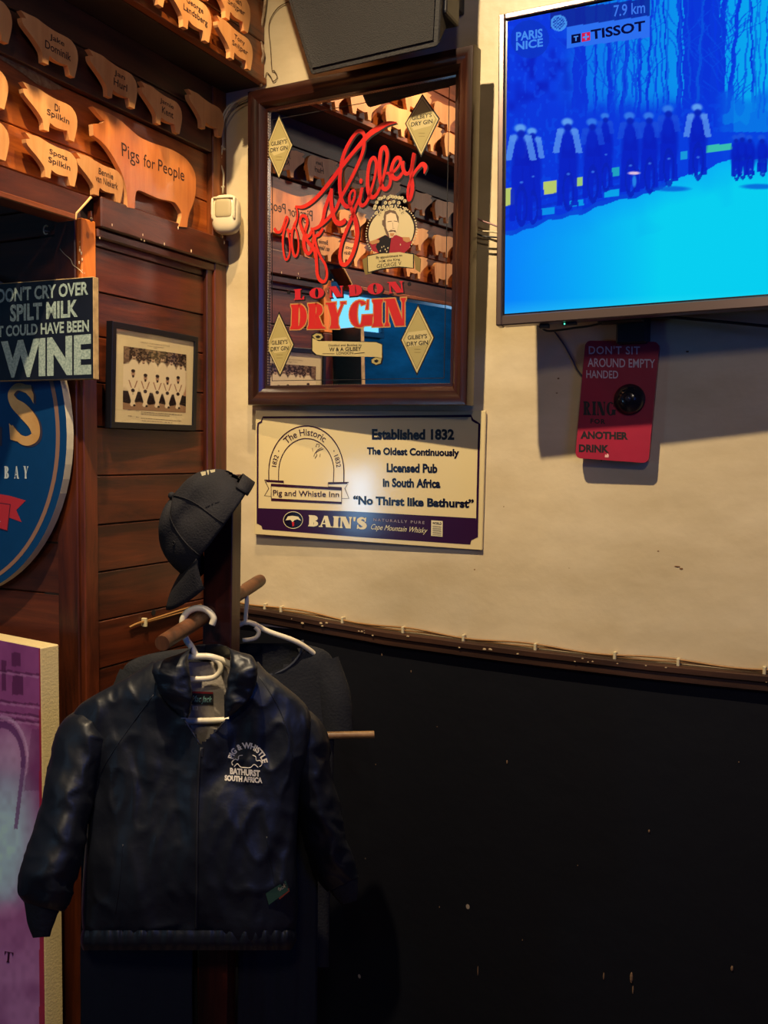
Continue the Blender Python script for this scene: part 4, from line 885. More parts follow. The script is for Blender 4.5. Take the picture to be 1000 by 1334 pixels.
        if kind < 2:
            body = (84, 142, 236) if kind == 1 else (20, 74, 218); al = .85 if kind == 1 else .7
            for sg in (-1, 1):
                xx = hx+sg*(8+np.clip(Y-hy-8, 0, 40)*.17)*s_; c = mixc(c, (np.abs(X-xx) < 3.6*s_)*(Y > hy+7*s_)*(Y < hy+(34 if kind else 26)*s_)*al, body)
                ell(hx+sg*7*s_, hy+10*s_, 5*s_, 5*s_, body, al)
        ell(hx, hy+20*s_, 6.5*s_, 13*s_, (0, 34, 196))
        ell(hx-.5, hy-1, 7.2*s_, 5.2*s_, (96, 160, 240) if kind == 1 else ((50, 120, 232) if kind == 0 else (20, 80, 220)), .95); ell(hx+.5, hy+5*s_, 4.6*s_, 4.6*s_, (0, 34, 180))
        ell(hx+1, hy+58*s_, 2.2*s_, 1.4*s_, (70, 140, 240), .7)
    for xx_, yy_ in ((870, 246), (983, 243)): ell(xx_+5, yy_, 26, 4, (0, 90, 214), .8)
    ell(825.5, 225.5, 9, 2.2, (244, 206, 228)); ell(826, 236, 3, 9, (40, 150, 240), .8)
    # on-screen graphics
    ang = -.135; yr_ = Y-ang*(X-700)
    c = mixc(c, ((X-690)**2+(Y-51)**2 < 25**2)*.9, (0, 50, 196))
    c = mixc(c, (X > 716)*(X < 846)*(yr_ > 17)*(yr_ < 40)*.85*(Y < 60), (4, 34, 150))
    c = mixc(c, ((X-727.5)**2+(Y-30)**2 < 10.5**2)*.95, (70, 150, 240)); c = mixc(c, ((X-727.5)**2+(Y-30)**2 < 8**2)*.8*((((X//2)+(Y//2)) % 2) == 0), (0, 30, 160))
    c = mixc(c, (X > 738)*(X < 846)*(yr_ > 40)*(yr_ < 68), (40, 110, 240))
    return c
vis = (.95-XL)  # finer where the camera looks
raster('screen', lambda U, V: tv_xyz(U**1.0, V), 620, 350, tv_paint, attr_mat('screen_picture', True, .3), t)
P = mapper(MT, -.0048)
k = MB()
qtext(k, 'PARIS', P, [(672, 42), (706.5, 37), (706.5, 49), (672, 54)], -.0047, 0, bold=.03); qtext(k, 'NICE', P, [(672, 55), (707, 49.5), (707, 60.5), (672, 66)], -.0047, 0, bold=.03)
qtext(k, '7.9 km', P, [(799, 7), (840, 1.5), (840, 17), (799, 22)], -.0047, 1, bold=.01); qtext(k, 'TISSOT', P, [(769, 39), (840, 26.5), (840, 40), (770, 52)], -.0047, 2, bold=.03)
polyP(k, P, [(744, 45.5), (756, 43.5), (756, 55), (744, 57)], -.0047, 2); qtext(k, 'T', P, [(747, 47.5), (753, 46.5), (753, 53), (747, 54)], -.0045, 0, bold=.04)
polyP(k, P, [(757.5, 43.3), (768.5, 41.5), (768.5, 52.5), (757.5, 54.7)], -.0047, 3)
polyP(k, P, [(762, 44), (764, 43.7), (764, 52), (762, 52.3)], -.0045, 0); polyP(k, P, [(759, 48), (767, 46.6), (767, 48.6), (759, 50)], -.0045, 0)
E_ = lambda n, c, s_=1: mat(n, (0, 0, 0), .5, emit=c, estr=s_, spec=0)
k.build('screen_lettering', [E_('screen_pale', rgb(70, 140, 240)), E_('screen_mid', rgb(60, 120, 235)), E_('screen_navy', rgb(8, 10, 60)), E_('screen_red', rgb(205, 30, 80))], t)
k = MB(); q = P(734, 421); k.sphere((q[0], q[1], -.012), .0016, u=8, v=6); k.build('power_light', E_('green_led', (.1, .9, .5), 2), t)
k = MB(); a = P(701, 424); b2 = P(748, 420); k.box(a[0], a[1]-.004, -.022, a[0]+.018, a[1]+.004, -.012, b=.001); k.build('rear_socket', BLKC, t); k = MB(); k.box(b2[0]-.024, b2[1]-.002, -.022, b2[0]+.002, b2[1]+.006, -.012, b=.001); k.build('rear_socket', BLKC, t)
# bracket below the television
A = at(781, 402, 1, -.055); Bq = at(838, 402, 1, -.055)
t = thing('television_bracket', (.97, 0, 1.88), 'black wall bracket behind the lower edge of the television', 'bracket'); bpy.context.view_layer.update()
k = MB(); k.box(A.x, -.075, 1.872, Bq.x+.002, -.045, 2.02, b=.003); o = k.build('arm_box', mat('bracket_black', (.01, .01, .014), .5), t); o.matrix_parent_inverse = t.matrix_world.inverted()
k = MB(); k.box(A.x+.03, -.046, 1.835, Bq.x+.004, 0, 2.05, b=.003); o = k.build('wall_plate', MATS['bracket_black'], t); o.matrix_parent_inverse = t.matrix_world.inverted()
wire('power_cable', [at(a, b, 1, -.10) for a, b in ((702, 425), (712, 431), (728, 430), (748, 427), (765, 425), (784, 421))], .0022, BLKC, 'black lead looping under the lower left corner of the television')
wire('power_cable', [at(a, b, 1, -.05) for a, b in ((836, 414), (870, 413), (905, 416), (950, 420), (1000, 425), (1060, 430))], .0030, BLKC, 'thick black lead running right under the television to the edge of view')
for i, (pts, m_, lb) in enumerate((([(616, 281), (626, 287), (640, 292), (660, 300)], mat('pinkish_wire', rgb(150, 110, 110), .5), 'upper pinkish wire crossing between mirror and television'),
                 ([(616, 297), (628, 301), (642, 302), (660, 306)], CREAMC, 'lower pale wire crossing between mirror and television'),
                 ([(618, 303), (630, 308), (646, 309), (660, 312)], BLKC, 'dark wire lowest of the three between mirror and television'))):
    wire('signal_wire', [at(a, b, 1, -.03) for a, b in pts], .0018, m_, lb)
wire('hanging_lead', [at(a, b, 1, -.004) for a, b in ((722, 432), (735, 450), (746, 470), (752, 482), (760, 492))], .0016, mat('grey_lead', rgb(70, 62, 84), .5), 'grey lead running down the wall to the red bell plaque')

# ================================================================== SPEAKER
q = [(330, -180, -.16), (403.5, 99.5, -.170), (572, 61, -.170), (586, -180, -.16)]
f_ = [at(a, b, 1, y) for a, b, y in q]
t = thing('wall_speaker', (f_[1].x, -.03, f_[1].z), 'dark grey wall speaker hanging over the top of the bar mirror', 'speaker'); bpy.context.view_layer.update()
fr_ = [f_[1], f_[2], f_[3], f_[0]]; fr_[3].z = fr_[2].z = (fr_[3].z+fr_[2].z)/2
bk = [Vector((p.x+(.02 if i in (0, 3) else -.03), -.05, p.z+(.10 if i < 2 else 0))) for i, p in enumerate(fr_)]
k = MB(); bm = bmesh.new(); vv = [bm.verts.new(p) for p in fr_+bk]
for ff_ in ((0, 1, 2, 3), (7, 6, 5, 4), (0, 4, 5, 1), (1, 5, 6, 2), (2, 6, 7, 3), (3, 7, 4, 0)): bm.faces.new([vv[i] for i in ff_])
bmesh.ops.recalc_face_normals(bm, faces=list(bm.faces)); bmesh.ops.bevel(bm, geom=list(bm.edges), offset=.008, segments=3, profile=.5, affect='EDGES'); k.bm(bm)
SPK = mat('speaker_charcoal', rgb(30, 28, 28), .8, bump=.5, bscale=220, var=.25, vscale=60)
o = k.build('cabinet', SPK, t, smooth=radians(35)); o.matrix_parent_inverse = t.matrix_world.inverted()
k = MB(); c0 = sum(fr_, Vector())/4; gr = [c0+(p-c0)*.93+Vector((0, -.004, 0)) for p in fr_]; gb = [p+Vector((0, .012, 0)) for p in gr]
k.add(gr+gb, [(0, 1, 2, 3), (0, 4, 5, 1), (1, 5, 6, 2), (2, 6, 7, 3), (3, 7, 4, 0)]); o = k.build('grille', mat('speaker_grille', rgb(28, 27, 27), .85, bump=.8, bscale=500), t); o.matrix_parent_inverse = t.matrix_world.inverted()
k = MB(); A = at(566, 33, 1, -.11); k.box(A.x-.02, -.15, A.z, A.x+.042, -.08, A.z+.22, b=.006); k.box(A.x-.04, -.12, A.z+.06, A.x+.02, .0, A.z+.14, b=.004); o = k.build('bracket', mat('bracket_black', (.01, .01, .014), .5), t); o.matrix_parent_inverse = t.matrix_world.inverted()

# ================================================================== BELL PLAQUE
MBp = frame((.9652, -.030, 1.7259), -2.13, -1.72, -3.32)
t = thing('bell_plaque', MBp, 'red bell-push plaque with rounded corners, lettered RING, under the television', 'sign')
pw, ph = .1425, .2325
def rrect(w_, h_, r_, n=5):
    return [(sx*(w_/2-r_)+r_*cos(a), sy*(h_/2-r_)+r_*sin(a)) for sx, sy, a0 in ((1, 1, 0), (-1, 1, pi/2), (-1, -1, pi), (1, -1, 3*pi/2)) for a in [a0+pi/2*i/n for i in range(n+1)]]
k = MB(); k.prism(rrect(pw, ph, .011), -.014, 0); k.build('plate', mat('plaque_red_paint', rgb(158, 30, 56), .38, var=.18, vscale=6, bump=.15, bscale=30), t)
k = MB(); k.box(-.035, -.09, -.030, .035, .09, -.014, b=.002); k.build('backing_block', mat('grey_block', rgb(100, 96, 90), .7), t)
P = mapper(MBp, 0)
s6 = lambda a, b: (640+a/2.778, 280+b/2.778)
k = MB()
qtext(k, "DON'T SIT", P, qs(s6, 352, 474, 537, 504, 1), .0004, 0, bold=.01, spacing=1.1); qtext(k, 'AROUND EMPTY', P, qs(s6, 348, 518, 592, 550, 4), .0004, 0, bold=.01); qtext(k, 'HANDED', P, qs(s6, 343, 562, 458, 590, 2), .0004, 0, bold=.01)
k.build('white_lettering', mat('worn_white_paint', rgb(196, 178, 178), .6), t)
k = MB()
qglyph(k, 'RING', P, qs(s6, 332, 674, 448, 724, 3), .0004, T=.3); qtext(k, 'FOR', P, qs(s6, 358, 737, 412, 755, 2), .0004, 0, bold=.04, spacing=1.2)
qtext(k, 'ANOTHER', P, qs(s6, 322, 782, 494, 810, 4), .0004, 0, bold=.045); qtext(k, 'DRINK', P, qs(s6, 316, 830, 425, 858, 3), .0004, 0, bold=.045)
k.build('black_lettering', BLK, t)
k = MB(); c = P(*s6(500, 668)); n_ = 40
rings = [(.030, .0), (.030, .004), (.028, .007), (.024, .012), (.018, .018), (.0135, .0205), (.0125, .0195), (.0115, .0200)]
vs = [(c[0]+r_*cos(2*pi*i/n_), c[1]+r_*sin(2*pi*i/n_), z_) for r_, z_ in rings for i in range(n_)]
k.add(vs, [(a*n_+i, a*n_+(i+1) % n_, (a+1)*n_+(i+1) % n_, (a+1)*n_+i) for a in range(len(rings)-1) for i in range(n_)]+[tuple((len(rings)-1)*n_+i for i in range(n_))])
BK = mat('bakelite_black', (.012, .012, .016), .16); k.build('bell_dome', BK, t, smooth=radians(50))
k = MB(); k.sphere((c[0], c[1], .019), .0065, sc=(1, 1, .6), u=16); k.build('push_button', mat('button_dark', (.03, .03, .04), .2), t, smooth=True)
k = MB(); c = P(*s6(418, 872)); k.poly([(c[0]-.004, c[1]-.003), (c[0]+.003, c[1]-.003), (c[0]+.0035, c[1]+.002), (c[0], c[1]+.005), (c[0]-.001, c[1]+.001), (c[0]-.004, c[1]+.003)], .0005); k.build('paint_chip', mat('chip_pink', rgb(220, 170, 160), .7), t)

# ================================================================== FRAMED TEAM PHOTOGRAPH
MPH = frame((.024, -.2639, 1.7738), -2.47, 2.14, .35, side='left')
t = thing('team_photograph', MPH, 'black framed sepia photograph of a sports team dressed in white', 'picture')
fw, fh = .2948, .2162
BF = mat('black_frame_lacquer', (.006, .006, .009), .4, spec=.3)
for sd in range(4): mould_side(fw, fh, [(0, -.016), (0, -.001), (.001, 0), (.012, 0), (.013, -.002), (.013, -.016)], sd).build('frame_moulding', BF, t)
P = mapper(MPH, -.004)
k = MB(); k.box(-fw/2+.011, -fh/2+.011, -.014, fw/2-.011, fh/2-.011, -.004); k.build('mount_board', mat('cream_mount', rgb(214, 196, 150), .25, spec=.7), t)
h7 = lambda a, b: (130+a/7.143, 410+b/7.143)
qf = quadmap(P, [h7(220, 290), h7(805, 372), h7(798, 912), h7(212, 880)])
def ph_xyz(U, V):
    pts = np.array([qf(0, 0), qf(1, 0), qf(0, 1), qf(1, 1)])
    xy = pts[0]*((1-U)*(1-V))[:, None]+pts[1]*(U*(1-V))[:, None]+pts[2]*((1-U)*V)[:, None]+pts[3]*(U*V)[:, None]
    return np.hstack([xy, np.full((len(U), 1), -.0037)])
def ph_paint(U, V):
    X = U*585; Y = (1-V)*540; n1 = vnoise(X/14, Y/12, 4); n2 = vnoise(X/30, Y/34, 5)
    c = np.ones((len(U), 3))*np.array([206, 186, 146])/255.
    c = mixc(c, (Y < 150)*1.0, (62, 48, 40)); c = mixc(c, (Y < 150)*(n1 > .55)*.7, (150, 122, 92)); c = mixc(c, (Y < 150)*(n2 > .7)*.5, (30, 22, 20)); c = mixc(c, (Y < 140)*(X < 50)*.6, (140, 110, 84))
    c = mixc(c, (Y > 380)*1.0, (36, 26, 24)); c = mixc(c, (Y > 478+8*np.sin(X/30)), (150, 116, 84)); c = mixc(c, (Y > 170)*(Y < 385)*(X > 560), (176, 132, 100))
    def ell(cx, cy, rx_, ry_, col, al=1):
        nonlocal c
        c = mixc(c, np.clip(3-2.4*(((X-cx)/rx_)**2+((Y-cy)/ry_)**2), 0, 1)*al, col)
    wht = (226, 208, 168)
    for cx in (90, 178, 262, 350, 436, 530):
        ell(cx, 190, 50, 90, wht); ell(cx, 260, 52, 120, wht)
    ell(40, 250, 50, 110, wht); ell(0, 260, 40, 90, wht)
    for cx, cy in ((90, 80), (175, 108), (262, 86), (350, 72), (436, 92), (530, 118)):
        ell(cx, cy, 15, 25, (196, 166, 132)); ell(cx, cy-14, 16, 12, (70, 52, 44)); ell(cx, cy+18, 10, 6, (110, 80, 64)); ell(cx, cy+2, 9, 3, (120, 90, 70), .6)
    for cx, cy in ((85, 205), (194, 232), (304, 230), (400, 240), (504, 222)):
        ell(cx, cy+95, 46, 100, wht); ell(cx, cy+20, 16, 28, (176, 140, 110)); ell(cx, cy-2, 17, 14, (52, 38, 34)); ell(cx, cy+44, 9, 12, (60, 42, 36)); ell(cx, cy+16, 10, 3, (90, 66, 54), .7)
    for cx in (85, 194, 304, 400, 504):
        for s_ in (-1, 1):
            xx = cx+s_*(40-np.abs(Y-340)*.02-(Y-330)*.28); c = mixc(c, (np.abs(X-xx) < 15)*(Y > 320)*(Y < 500), wht)
            xx = cx+s_*(34-(Y-290)*.35); c = mixc(c, (np.abs(X-xx) < 5)*(Y > 285)*(Y < 350), (150, 108, 82))
        ell(cx, 372, 16, 16, (50, 32, 30)); ell(cx-8, 495, 12, 14, (226, 208, 168)); ell(cx+14, 500, 10, 10, (40, 28, 26))
    return c
raster('team_picture', ph_xyz, 170, 150, ph_paint, attr_mat('photo_print', False, .22), t)
k = MB()
qtext(k, 'CRICKET CLUB ALBANY & DISTRICT', P, qs(h7, 380, 250, 650, 262, 38), -.0036, bold=.0); qtext(k, 'TOUR TOURNAMENT', P, qs(h7, 440, 284, 595, 294, 20), -.0036); qtext(k, '1980', P, qs(h7, 500, 306, 532, 314, 4), -.0036)
for (x0_, x1_, y_) in ((262, 292, 892), (335, 360, 896), (382, 760, 905), (382, 650, 922), (262, 300, 950), (335, 360, 955), (382, 760, 962), (390, 672, 984)):
    x_ = x0_
    while x_ < x1_:
        w__ = random.uniform(8, 26); a, b = h7(x_, y_+(x_-382)*.075), h7(min(x1_, x_+w__), y_+(x_+w__-382)*.075); k.stroke([P(*a), P(*b)], .0012, -.0036, 0, 1); x_ += w__+random.uniform(4, 10)
k.build('caption', mat('caption_brown', rgb(84, 64, 50), .6), t)
k = MB(); k.box(-fw/2+.012, -fh/2+.012, -.0030, fw/2-.012, fh/2-.012, -.0020)
gl = bpy.data.materials.new('picture_glass'); gl.use_nodes = True; nt = gl.node_tree; nt.nodes.remove(nt.nodes['Principled BSDF'])
tr_ = node(nt, 'ShaderNodeBsdfTransparent'); gs = node(nt, 'ShaderNodeBsdfGlossy'); gs.inputs['Roughness'].default_value = .03; mxs = node(nt, 'ShaderNodeMixShader')
mxs.inputs[0].default_value = .05; nt.links.new(tr_.outputs[0], mxs.inputs[1]); nt.links.new(gs.outputs[0], mxs.inputs[2]); nt.links.new(mxs.outputs[0], nt.nodes['Material Output'].inputs[0])
k.build('glass', gl, t)

# ================================================================== WINE SIGN
MW = frame((-.0352, -.53, 1.8508), -4.67, -.37, -.02)
t = thing('wine_sign', MW, 'black box sign reading Dont cry over spilt milk it could have been wine', 'sign')
ww, wh = .2443, .1923
k = MB(); k.box(-ww/2, -wh/2, -.015, ww/2, wh/2, 0, b=.0008); k.build('box', mat('aged_cream_edge', rgb(196, 164, 112), .5, var=.5, vscale=40), t)
k = MB(); k.box(-ww/2+.001, -wh/2+.001, -.0165, ww/2-.001, wh/2-.001, -.015); k.build('back_panel', mat('dark_blue_back', (.01, .03, .06), .25), t)
k = MB(); k.box(-ww/2+.0015, -wh/2+.0015, 0, ww/2-.0015, wh/2-.0015, .0006); k.build('face', mat('sign_navy_black', rgb(16, 18, 30), .45, var=.4, vscale=30), t)
P = mapper(MW, .0006)
k = MB()
for tx, q, bl in (("DON'T CRY OVER", [(-3, 376), (115, 366), (115, 384), (-3, 395)], .03), ('SPILT MILK', [(13.3, 397), (101.5, 390), (101.5, 413), (13.3, 419.5)], .035), ('IT COULD HAVE BEEN', [(-5, 425), (116, 416.5), (116, 432), (-5, 439.5)], .03), ('WINE', [(1.6, 445), (119, 435), (119, 488), (1.6, 492.5)], .05)):
    qtext(k, tx, P, q, .0010, bold=bl)
k.build('lettering', mat('chalky_green_white', rgb(176, 192, 178), .6, c2=rgb(120, 140, 132), vscale=260), t)

# ================================================================== OVAL SIGN
O_ = at(-70, 565, 1, -.506); rx = at(87, 565, 1, -.506).x-O_.x; ry = O_.z-at(-70, 775, 1, -.506).z
MO = frame(O_); t = thing('oval_sign', MO, 'blue oval brewery-style sign with gold letter and red ribbon on the boards', 'sign')
k = MB(); n_ = 72; el = lambda r_: [(rx*r_*cos(2*pi*i/n_), ry*r_*sin(2*pi*i/n_)) for i in range(n_)]
k.prism(el(1), -.018, 0, 0, 1); k.build('panel', [mat('sign_deep_blue', rgb(8, 62, 112), .42, var=.08, vscale=40), mat('sign_rim_cream', rgb(214, 204, 176), .45)], t)
k = MB(); k.box(-.05, -.05, -.034, .05, .05, -.018); k.build('spacer', CUT, t)
P = mapper(MO, 0)
k = MB(); k.ring(0, 0, rx*.948, ry*.962, rx*.03, ry*.02, .0005, 0, n=90); k.build('gold_line', mat('dull_copper_gold', rgb(150, 112, 92), .4), t)
k = MB(); s4 = lambda a, b: (a/4.447, 480+b/4.447)
spine = [(192, 190, 8), (186, 150, 24), (150, 118, 42), (100, 108, 40), (66, 148, 46), (84, 200, 62), (140, 250, 84), (196, 320, 78), (206, 390, 60), (160, 420, 52), (110, 400, 44), (72, 330, 10)]
for dx_, dy_, mi, z_ in ((12, 8, 1, .0005), (0, 0, 0, .0010)):
    k.stroke([P(*s4(a+dx_, b+dy_)) for a, b, w_ in spine], [w_*.00037/1.0*.95*1.05 for a, b, w_ in spine], z_, mi, 8)
    polyP(k, P, [s4(a+dx_, b+dy_) for a, b in ((55, 318), (118, 378), (110, 425), (62, 412))], z_, mi); polyP(k, P, [s4(a+dx_, b+dy_) for a, b in ((140, 92), (182, 96), (198, 205), (178, 170), (150, 140))], z_, mi)
qglyph(k, 'E', P, [s4(-220+12, 88), s4(14+12, 88), s4(14+12, 448), s4(-220+12, 448)], .0005, 1, T=.3); qglyph(k, 'E', P, [s4(-220, 80), s4(12, 80), s4(12, 440), s4(-220, 440)], .0010, 0, T=.3)
k.build('gold_lettering', [mat('painted_gold', rgb(196, 140, 72), .4, c2=rgb(226, 184, 120), vscale=5), mat('letter_shade', rgb(60, 54, 70), .5)], t)
k = MB()
for ch, x_ in (('B', 26), ('A', 84), ('Y', 138)): qglyph(k, ch, P, [s4(x_, 565), s4(x_+27, 567), s4(x_+27, 639), s4(x_, 637)], .0006, T=.3)
k.build('white_lettering', mat('sign_white', rgb(206, 216, 214), .5), t)
k = MB()
polyP(k, P, [s4(*q) for q in ((-60, 720), (0, 728), (60, 738), (150, 765), (95, 820), (126, 890), (60, 866), (-60, 840))], .0005, 0)
polyP(k, P, [s4(*q) for q in ((-60, 768), (64, 786), (46, 942), (-60, 912))], .0008, 1); polyP(k, P, [s4(*q) for q in ((-60, 774), (59, 791), (43, 937), (-60, 907))], .0011, 0)
qglyph(k, 'R', P, [s4(-34, 842), s4(8, 846), s4(6, 888), s4(-36, 884)], .0014, 2)
k.build('red_ribbon', [mat('ribbon_red', rgb(186, 48, 58), .45), mat('ribbon_edge', rgb(90, 30, 50), .5), MATS['sign_white']], t)

# ================================================================== BIG CANVAS
A = at(53, 844, 1, -.60)
MC = frame(A, 7.5); nb_ = -(MC.to_3x3()@Vector((0, 0, 1)))
T_ = .03
while proj(A+nb_*T_)[0] < 76.5 and T_ < .105: T_ += .001
t = thing('canvas_print', Matrix.Translation((A.x, A.y, 0)), 'thick purple canvas print with a cream side edge at bottom left', 'picture')
bpy.context.view_layer.update()
Wc, Hc = .62, A.z
t.matrix_world = frame((A.x, A.y, 0), 7.5); bpy.context.view_layer.update()
k = MB(); k.box(-Wc, 0, -T_, 0, Hc, 0, b=.002); k.build('stretched_canvas', mat('cream_canvas', rgb(206, 188, 138), .7, bump=.2, bscale=200), t)
k = MB(); k.box(-.0009, .001, -T_+.002, .0006, .01, -.002) ; k.build('lower_edge', MATS['cream_canvas'], t)
MCw = frame((A.x, A.y, 0), 7.5); Mr2 = np.array(MCw)[:3, :3]; Mt2 = np.array(MCw)[:3, 3]
def cv_xyz(U, V): return np.stack([-Wc+.001+(Wc-.002)*U, .25+(Hc-.251)*V, np.full_like(U, .0006)], 1)
def cv_paint(U, V):
    L = cv_xyz(U, V); d = L@Mr2.T+Mt2-Cn; zz_ = d@Fn; X = 500+FPX*(d@Rn)/zz_; Y = 667-FPX*(d@Un)/zz_
    n1 = vnoise(X/22, Y/30, 8); n2 = vnoise(X/6, Y/9, 9); n3 = vnoise(X/50, Y/70, 10)
    c = np.ones((len(U), 3))*np.array([134, 66, 122])/255.
    tt = np.clip((Y-860)/470, 0, 1); c = mixc(c, np.clip((tt-.55)*3, 0, 1), (176, 118, 168)); c = mixc(c, np.clip(n1-.4, 0, 1)*.7, (104, 44, 96))
    c = mixc(c, np.clip(1.1-(((X-5)/52)**2+((Y-1085)/110)**2), 0, 1), (164, 190, 214)); c = mixc(c, np.clip(1.1-(((X-2)/30)**2+((Y-1120)/70)**2), 0, 1)*.8, (176, 214, 232))
    c = mixc(c, np.clip(1-(((X-12)/40)**2+((Y-975)/40)**2), 0, 1)*.7, (190, 160, 196))
    # a hall with pillars in the print
    for x0_, x1_, ya, yb in ((15, 27, 850, 868), (16, 30, 880, 905), (2, 8, 860, 900)): c = mixc(c, (X > x0_)*(X < x1_)*(Y > ya)*(Y < yb)*.7, (70, 24, 62))
    for yy in (872, 912, 926, 934): c = mixc(c, (np.abs(Y-yy-.12*X-2*n2) < 1.4)*.6, (66, 24, 60)); c = mixc(c, (np.abs(Y-yy-4-.12*X) < 1.3)*.4, (196, 150, 190))
    r_ = np.sqrt(((X-2)/28)**2+((Y-990)/46)**2); c = mixc(c, (np.abs(r_-1) < .10)*(Y < 1000)*.75, (84, 38, 92)); c = mixc(c, (np.abs(r_-1.22) < .05)*(Y < 1010)*.6, (202, 166, 204))
    c = mixc(c, (np.abs(X-30+(Y-1000)*.12) < 2.5)*(Y > 985)*(Y < 1080)*.7, (96, 56, 110)); c = mixc(c, (X > 40-(Y-960)*.12)*(Y > 950)*(Y < 1030)*(X < 52)*.35, (86, 34, 82))
    c = mixc(c, np.clip(1-(((X-8)/18)**2+((Y-1185)/14)**2), 0, 1)*.5, (196, 120, 176))
    c = mixc(c, (X > 51.2)*.8, (150, 20, 40)); c = mixc(c, (n2-.5)*.16+.04, (60, 20, 60)); return np.clip(c*1.16+.02, 0, 1)
raster('printed_face', cv_xyz, 260, 380, cv_paint, attr_mat('canvas_print_ink', False, .5), t)
P = mapper(MCw, .0010); k = MB()
qglyph(k, 'T', P, [(6, 1239), (18, 1241), (16.5, 1255), (5, 1253)], .0012, T=.2); qglyph(k, 'E', P, [(-10, 1237), (1, 1239), (0, 1252.5), (-11, 1251)], .0012, T=.2)
k.build('dark_lettering', mat('plum_ink', rgb(60, 16, 50), .5), t)

# ================================================================== COAT STAND
PT = W(291, 618, 1.655); PB = W(283, 1270, 1.650)
lean = (PT-PB)/(PT.z-PB.z); base = PB-lean*PB.z
pegA, pegB = W(211, 838, 1.45), W(339, 756, 1.90)
pd = (pegB-pegA); pdh = Vector((pd.x, pd.y, 0)).normalized(); sdv = Vector((-pdh.y, pdh.x, 0))*-1   # side direction (to the right)
t = thing('coat_stand', (base.x, base.y, 0), 'dark wooden coat stand post with dowel pegs, holding cap and jackets', 'coat stand'); bpy.context.view_layer.update()
def kid(k, name, m_, parent, **kw):
    o = k.build(name, m_, parent, **kw)
    o.matrix_parent_inverse = parent.matrix_world.inverted(); return o
k = MB(); hw_, hd_ = .0265, .022; vs = []
for c in (base, PT):
    for sx, sy in ((-1, -1), (1, -1), (1, 1), (-1, 1)): vs.append(c+sdv*hw_*sx+pdh*hd_*sy)
bm = bmesh.new(); vv = [bm.verts.new(p) for p in vs]
for ff_ in ((3, 2, 1, 0), (4, 5, 6, 7), (0, 1, 5, 4), (1, 2, 6, 5), (2, 3, 7, 6), (3, 0, 4, 7)): bm.faces.new([vv[i] for i in ff_])
bmesh.ops.bevel(bm, geom=list(bm.edges), offset=.002, segments=2, profile=.5, affect='EDGES'); k.bm(bm); kid(k, 'post', WPOST, t)
for i in range(4):
    d_ = (pdh, sdv, -pdh, -sdv)[i]; s_ = (sdv, pdh, sdv, pdh)[i]; k = MB()
    vs = []
    for a, h in ((.02, .16), (.30, .035)):
        for sg in (-1, 1):
            p = Vector((base.x, base.y, 0))+d_*a+s_*.018*sg; vs += [p+Vector((0, 0, 0)), p+Vector((0, 0, h))]
    k.add(vs, [(0, 4, 5, 1), (2, 3, 7, 6), (1, 5, 7, 3), (0, 2, 6, 4), (4, 6, 7, 5), (0, 1, 3, 2)]); kid(k, 'foot', WPOST, t)
k = MB(); k.tube([pegA, pegA.lerp(pegB, .02), pegA.lerp(pegB, .98), pegB], [.0120, .0128, .0128, .0120], seg=20); kid(k, 'peg', WPEG, t, smooth=radians(50))
e2 = W(487, 957, 1.68); cpt = base+lean*e2.z; d2 = (e2-cpt); d2.z = 0; e1 = cpt-d2*1.0; e1.z = e2.z
k = MB(); k.tube([e1, e2], .0068, seg=16); kid(k, 'peg', wood('pale_dowel_wood', rgb(120, 84, 48), rgb(190, 144, 88), 0, .4), t, smooth=radians(50))
q = W(273, 787, 1.625); k = MB()

# ================================================================== CAP on the post
O = W(283, 688, 1.585); SV = -_f.copy(); SV.z = 0; SV.normalize(); RV = _r0.copy()
def unit(a, b): return (RV*a+Vector((0, 0, 1))*b).normalized()
A_ = unit(-.80, .60); F_ = unit(-.60, -.80)
tw_ = radians(-10); S_ = (SV*cos(tw_)+A_*sin(tw_)).normalized(); A_ = (A_-S_*A_.dot(S_)).normalized()
t = thing('cap', O, 'black baseball cap hung by its opening over the top of the coat stand', 'cap'); bpy.context.view_layer.update()
CAPM = mat('cap_black_cotton', (.013, .012, .016), .8, bump=.35, bscale=320, var=.3, vscale=20, spec=.3)
nu, nv = 72, 22; vs = []; Hc_ = .088; rf, rs = .098, .076
def dome(th, ph, off=0):
    c_, s_ = cos(th), sin(th); e = cos(ph)**.62
    p = F_*((rf+off)*c_*e)+S_*((rs+off)*s_*e)+A_*((Hc_+off)*sin(ph)**1.05)
    q_ = p*14; n_ = noise.noise(q_)*.0065+noise.noise(q_*2.3)*.0022
    # side seam fold and a collapsed front panel
    p += A_*n_*sin(ph)+S_*n_*.8*s_
    if s_ > 0: p -= S_*(.014*s_*math_exp(-((ph-.75)/.30)**2))
    p += -A_*.010*math_exp(-((c_-.55)/.25)**2)*sin(ph)*(1 if s_ > -.2 else .3)
    return O+p
from math import exp as math_exp
for j in range(nv+1):
    for i in range(nu): vs.append(dome(2*pi*i/nu, pi/2*j/nv))
fs = []
for j in range(nv):
    for i in range(nu):
        th = 2*pi*(i+.5)/nu; back = abs(th-pi)
        if j < 8 and (back/.46)**2+((j+.5)/8.0)**2 < 1 : continue
        fs.append((j*nu+i, j*nu+(i+1) % nu, (j+1)*nu+(i+1) % nu, (j+1)*nu+i))
k = MB(); k.add(vs, fs); o = kid(k, 'crown', CAPM, t, smooth=True); sm = o.modifiers.new('s', 'SOLIDIFY'); sm.thickness = .0016; sm.offset = -1
k = MB(); vs = []; L_ = 18
